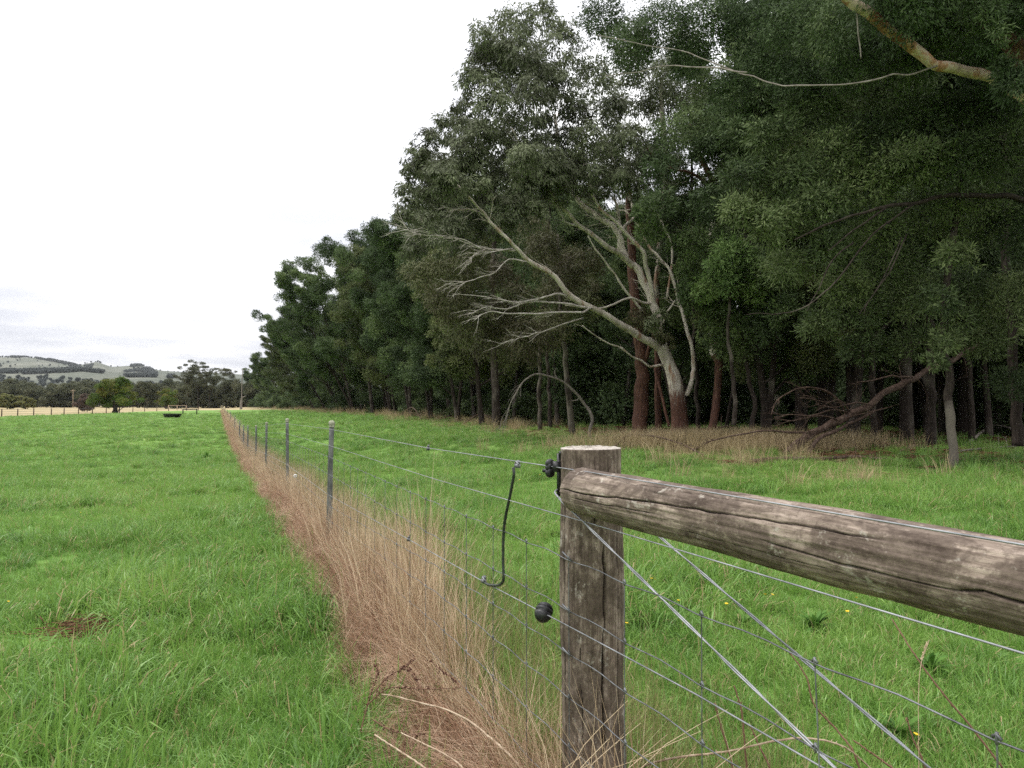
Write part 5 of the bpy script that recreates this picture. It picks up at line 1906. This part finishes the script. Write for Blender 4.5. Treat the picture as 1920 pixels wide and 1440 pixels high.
g_ = GP(214, 772.5)
plant_px('lone', 'field_tree', 'round topped green tree standing alone on the far paddock fence', 'tree', 216, 150, 7.4, rz=1.0, wide=1.06)
plant_px('mauve', 'field_shrub', 'mauve grey bare looking shrub left of the lone round tree', 'shrub', 164, 165, 3.5, rz=.4, wide=1.15)
plant_px('willow', 'field_shrub', 'pale yellow green spreading shrub at the left edge of the far paddock', 'shrub', 14, 250, 4.6, rz=.9, wide=1.9)
plant_px('willow', 'field_shrub', 'small yellow green shrub right of the spreading pale one', 'shrub', 52, 256, 3.6, rz=2.9, wide=1.3)
plant_px('far1', 'field_tree', 'small pale trunked tree just right of the lone round tree', 'tree', 276, 270, 9.0, rz=2.2)
plant_px('lone', 'field_tree', 'low round bushy tree left of the tall flat topped gums', 'tree', 312, 270, 7.6, rz=3.3, wide=.95)
for k, (px, d, H, lb) in enumerate([(352, 300, 15.5, 'flat topped gum with the highest tufts of the far clump'), (372, 310, 16.0, 'gum with open umbrella crown in the middle of the far clump'), (392, 300, 15.0, 'dark umbrella gum right of the middle of the far clump'),
                                    (412, 320, 16.0, 'umbrella gum close to the white dead trunk')]):
    plant_px(f'umbrella{k % 2}', 'umbrella_gum', lb, 'tree', px, d, H, rz=k * 1.9, group='flat topped gums at the far end of the fence', wide=1.15)
for k, px in enumerate((338, 350, 366, 380, 396, 408, 424, 436, 448, 462, 476)):
    plant_px(f'belt{k % 4}', 'paddock_tree', 'dull bushy tree at the foot of the flat topped gums', 'tree', px, 285 + (k * 37) % 40, 9.0 + (k * 13) % 4, rz=k * 1.3, group='bushy trees below the flat topped gums', wide=1.0)
# white dead trunk at the fence end
mb = MB()
q = [P(452, 768, 215), P(452, 758, 215), P(453, 745, 215), P(453.5, 722, 215), P(455, 692, 215)]
mb.tube(spline(q, 16), np.interp(np.linspace(0, 1, 16), [0, .35, .5, 1], [5.2, 4.4, 2.2, 1.2]) * 215 / FPX / 2, 8, 0, .1)
mb.tube(spline([P(453, 746, 215), P(457, 744, 214.5), P(461, 743, 214)], 6), [.16, .14, .12, .1, .08, .06], 6, 0)
b0 = np.array(q[0])
tag(mb.build('dead_tree', M['deadwood'], None, True, b0), 'bare white dead trunk standing at the far end of the wire fence', 'tree')

# belt of trees under the hills
r = np.random.default_rng(90)
for k in range(74):
    px = -330 + 700 * (k % 37) / 37 + r.normal(0, 6)
    d = (330 if k < 37 else 400) + r.uniform(0, 45)
    H = r.uniform(8.5, 12.5) if k < 37 else r.uniform(12, 16)
    plant_px(f'belt{k % 4}', 'belt_tree', 'dull olive tree in the belt of trees below the hills', 'tree', px, d, H, rz=r.uniform(0, 6), group='trees in the belt below the hills', wide=r.uniform(1.0, 1.35))

# power pole
x, y = at(137, 330)
z = float(gz(x, y))
pp_ = empty('power_pole', (x, y, z), 'thin wooden power pole with one crossarm in front of the tree belt', 'power pole')
mb = MB()
mb.tube([(x, y, z - .3), (x, y, z + 4), (x, y, z + 8.2)], [.11, .10, .08], 8)
mb.build('pole', M['cane'], pp_)
mb = MB()
mb.box((x, y - .15, z + 7.6), (2.2, .12, .14))
mb.build('crossarm', M['cane'], pp_, False)

# the cross fence of the left paddock
FP = [(-120, 784.5), (-55, 783), (3, 781.5), (33, 780.6), (63, 779.6), (96, 778.6), (120, 777.8), (147, 777), (173, 776.2), (199, 775.2), (224, 774.2), (249, 773), (271, 772), (294, 771.2), (316, 770.6), (350, 770), (372, 769.7)]
cf = empty('paddock_fence', GP(199, 775.2), 'low post and wire fence along the far side of the left paddock', 'fence')
tops = []
for i, (px, py) in enumerate(FP):
    g = GP(px, py)
    h = 1.15
    mb = MB()
    mb.tube([g + [0, 0, -.2], g + [.01, 0, .6], g + [.0, .02, h]], [.085, .08, .075], 7, wob=.1, seed=i)
    mb.build('fence_post', M['fallen'], cf)
    tops.append(g + [0, 0, h])
mb = MB()
for dz in (-.12, -.45, -.8):
    mb.tube(np.array(tops) + [0, 0, dz], .012, 4, cap=False)
mb.build('wire', M['netwire'], cf)
# rails of the far yard
fy = empty('rail_fence', GP(332, 769.3), 'pale wooden rail fence panel behind the black trough', 'fence')
mb2 = MB()
gs = [GP(316, 769.6), GP(332, 769.3), GP(349, 769.0)]
for g in gs:
    MB().tube([g + [0, 0, -.2], g + [0, 0, .7], g + [0, 0, 1.45]], .10, 7).build('fence_post', M['cane'], fy)
mb2.tube([g + [0, -.1, 1.35] for g in gs], .07, 6)
mb2.build('rail', M['cane'], fy)
# dark H frame
hf = empty('strainer_frame', GP(356, 777), 'dark timber H frame with a single top rail beside the black trough', 'fence brace')
a, b = GP(343, 777.3), GP(369, 775.5)
b = P(369, 775.5, a[1] * 1.03)
b[2] = float(gz(b[0], b[1]))
for g in (a, b):
    MB().tube([g + [0, 0, -.2], g + [0, 0, .5], g + [0, 0, .92]], .095, 10, wob=.1).build('fence_post', M['trough'], hf)
MB().tube([a + [-.1, 0, .86], (a + b) / 2 + [0, 0, .87], b + [.1, 0, .88]], .075, 10, wob=.1).build('rail', M['trough'], hf)
# trough
g = GP(323, 783)
w = 16.5 * g[1] / FPX
tr = empty('water_trough', g, 'round black water trough with sloping sides in the left paddock', 'trough')
mb = MB()
h = .50
mb.lathe([(w * .0, .02), (w * .78, .0), (w * .80, .03), (w * .97, h * .9), (w * 1.0, h), (w * .99, h + .02), (w * .95, h + .01), (w * .92, h * .88), (w * .80, h * .5)], g, 40)
mb.build('basin', M['trough'], tr)
mb = MB()
mb.lathe([(.0, h * .74), (w * .86, h * .74)], g, 40)
mb.build('water', M['water'], tr)

# ------------------------------------------------------------------ hills
SK = np.array([(-2600, 715), (-1500, 700), (-700, 668), (-200, 676), (0, 671), (21, 671), (62, 672), (91, 676), (125, 683), (146, 688), (161, 685), (180, 681), (193, 685), (208, 690), (229, 689), (260, 687), (281, 693), (300, 697), (338, 699), (420, 702), (600, 712), (1000, 722), (2600, 725), (5000, 735)])
SF = np.array([(-2600, 728), (-1500, 722), (-700, 706), (-200, 703), (0, 699), (60, 699), (110, 697), (150, 695), (195, 699), (240, 707), (290, 707), (336, 712), (420, 716), (600, 722), (1000, 730), (5000, 742)])
D0, D1, D2, D3 = 700.0, 1500.0, 3100.0, 4300.0
azs = np.concatenate([np.linspace(-62, -12, 620), np.linspace(-11.9, 62, 180)])
dist = np.concatenate([np.linspace(D0, D1, 40), np.linspace(D1, D2, 60)[1:], np.linspace(D2, D3, 20)[1:]])
AZ, DI = np.meshgrid(np.radians(azs), dist, indexing='ij')
Xh = DI * np.tan(AZ)
pxh = 960 + FPX * np.tan(AZ)
ys = np.interp(pxh, SK[:, 0], SK[:, 1])
yf = np.interp(pxh, SF[:, 0], SF[:, 1])
h1 = (757 - yf) * D1 / FPX
h2 = (757 - ys) * D2 / FPX
u1 = ss(D0, D1, DI)
u2 = np.clip((DI - D1) / (D2 - D1), 0, 1)
Zh = np.where(DI <= D1, -2 + (h1 + 3.5) * u1, h1 + (h2 - h1) * ss(0.05, 1.0, u2) - 30 * np.sin(PI * u2) ** 2 * (u2 < .5) * 1.0)
Zh = np.where(DI > D2, h2 - (DI - D2) * .12, Zh)
pn = np.stack([Xh, DI], -1)
Zh = Zh + 14 * (fbm(pn / 260, 3, 91) - .5) * np.sin(PI * np.clip((DI - D0) / (D3 - D0), 0, 1))
na2, nd2 = Zh.shape
i = np.arange(na2 - 1)[:, None] * nd2
j = np.arange(nd2 - 1)[None]
Q = np.stack([i + j, i + j + 1, i + nd2 + j + 1, i + nd2 + j], -1).reshape(-1, 4)[:, ::-1]
hm = mesh_np('hills', np.stack([Xh, DI, Zh], -1).reshape(-1, 3), Q, None, True)
t = NT('hill_pasture')
p = t.pos()
n = t.math('ADD', t.math('MULTIPLY', t.noise(p, .004, 4), .6), t.math('MULTIPLY', t.noise(p, .02, 4, .7), .4))
c = t.ramp(n, [(.36, (.070, .082, .064)), (.5, (.108, .116, .092)), (.62, (.16, .162, .13))])
t.bsdf(c, .95, .05)
hm.materials.append(t.m)
tag(link('hills', hm), None, None, None, 'structure')

# ------------------------------------------------------------------ the air between here and the hills
mb = MB()
mb.box((0, 0, 150), (17000, 17000, 420))
hz = NT('air')
hz.set(hz.out.inputs['Volume'], hz.n('ShaderNodeVolumePrincipled', Color=(.92, .96, 1, 1), Density=.00004).outputs[0])
tag(mb.build('haze', hz.m, None, False), 'pale air between the fence and the hills', None, None, 'stuff')

# woods on the hills: painted by patches in plan, one mass of small trees
PATCH = [  # polygons in the photograph, cast on the hillside
    [(-400, 700), (-400, 684), (0, 683), (35, 684), (42, 700), (20, 701)],
    [(40, 691), (90, 692), (140, 690), (190, 697), (196, 701), (150, 697), (90, 702), (40, 703)],
    [(60, 669), (92, 672), (125, 679), (150, 687), (160, 697), (140, 690), (110, 681), (75, 675)],
    [(158, 687), (175, 683), (172, 692), (160, 696)],
    [(232, 697), (250, 692), (280, 690), (296, 700), (292, 709), (240, 708), (226, 702)],
    [(314, 704), (326, 704), (328, 710), (314, 710)],
    [(20, 668), (60, 667), (60, 670), (20, 671)],
    [(245, 685), (268, 683), (270, 687), (245, 689)],
    [(-400, 722), (-400, 708), (0, 707), (30, 712), (90, 708), (180, 716), (330, 722), (330, 735), (-400, 735)],
]


def inpoly(px, py, poly):
    ins = np.zeros(len(px), bool)
    m = len(poly)
    for a in range(m):
        x1, y1 = poly[a]
        x2, y2 = poly[(a + 1) % m]
        cond = ((y1 > py) != (y2 > py)) & (px < (x2 - x1) * (py - y1) / (y2 - y1 + 1e-9) + x1)
        ins ^= cond
    return ins


r = np.random.default_rng(14)
ii = r.integers(0, na2 - 2, 260000)
jj = r.integers(0, nd2 - 2, 260000)
fa, fb = r.uniform(0, 1, 260000)[:, None], r.uniform(0, 1, 260000)[:, None]
G = np.stack([Xh, DI, Zh], -1)
pt = G[ii, jj] * (1 - fa) * (1 - fb) + G[ii + 1, jj] * fa * (1 - fb) + G[ii, jj + 1] * (1 - fa) * fb + G[ii + 1, jj + 1] * fa * fb
hx, hy = project(pt[:, 0], pt[:, 1], pt[:, 2])
sel = np.zeros(len(pt), bool)
for poly in PATCH[:-1]:
    sel |= inpoly(hx, hy, poly) & (pt[:, 1] > 1300)
sel &= r.uniform(0, 1, len(pt)) < .9 * ss(.36, .50, fbm(pt[:, :2] / 70, 3, 95))
sel |= (pt[:, 1] > 1300) & (r.uniform(0, 1, len(pt)) < .018 * ss(.45, .6, fbm(pt[:, :2] / 240, 2, 96)))
sel |= inpoly(hx, hy, PATCH[-1]) & (r.uniform(0, 1, len(pt)) < .07)
pt = pt[sel][:26000]
hsrc = []
for k in range(3):
    rr_ = np.random.default_rng(700 + k)
    f = foliage([[0, 0, 4.5], [1.6, .5, 5.5], [-1.5, .3, 5.0], [.2, -1.4, 6.2], [.3, 1.3, 3.4]], [2.4, 1.9, 1.9, 1.9, 2.2], rr_, 16, 14, 1.5, .8, .9, .1, .5)
    hsrc.append(crown_mesh('hill_tree', M['hillleaf'], f))
n = len(pt)
s = r.uniform(.5, .95, n)
scatter('hill_woods', pt, np.stack([np.zeros(n), np.zeros(n), r.uniform(0, 6, n)], -1), np.stack([s, s, s], -1), r.integers(0, 3, n), hsrc, 'dark woods on the far hills')

# ------------------------------------------------------------------ render settings
S.view_settings.view_transform = 'Standard'
S.view_settings.look = 'None'
S.view_settings.exposure = .42
S.view_settings.gamma = 1
S.render.engine = 'CYCLES'
cy = S.cycles
cy.max_bounces = 5
cy.diffuse_bounces = 3
cy.glossy_bounces = 2
cy.transmission_bounces = 4
cy.volume_bounces = 0
cy.sample_clamp_indirect = 8
cy.use_denoising = False
try:
    cy.denoiser = 'OPENIMAGEDENOISE'
    cy.denoising_input_passes = 'RGB_ALBEDO_NORMAL'
except Exception:
    pass
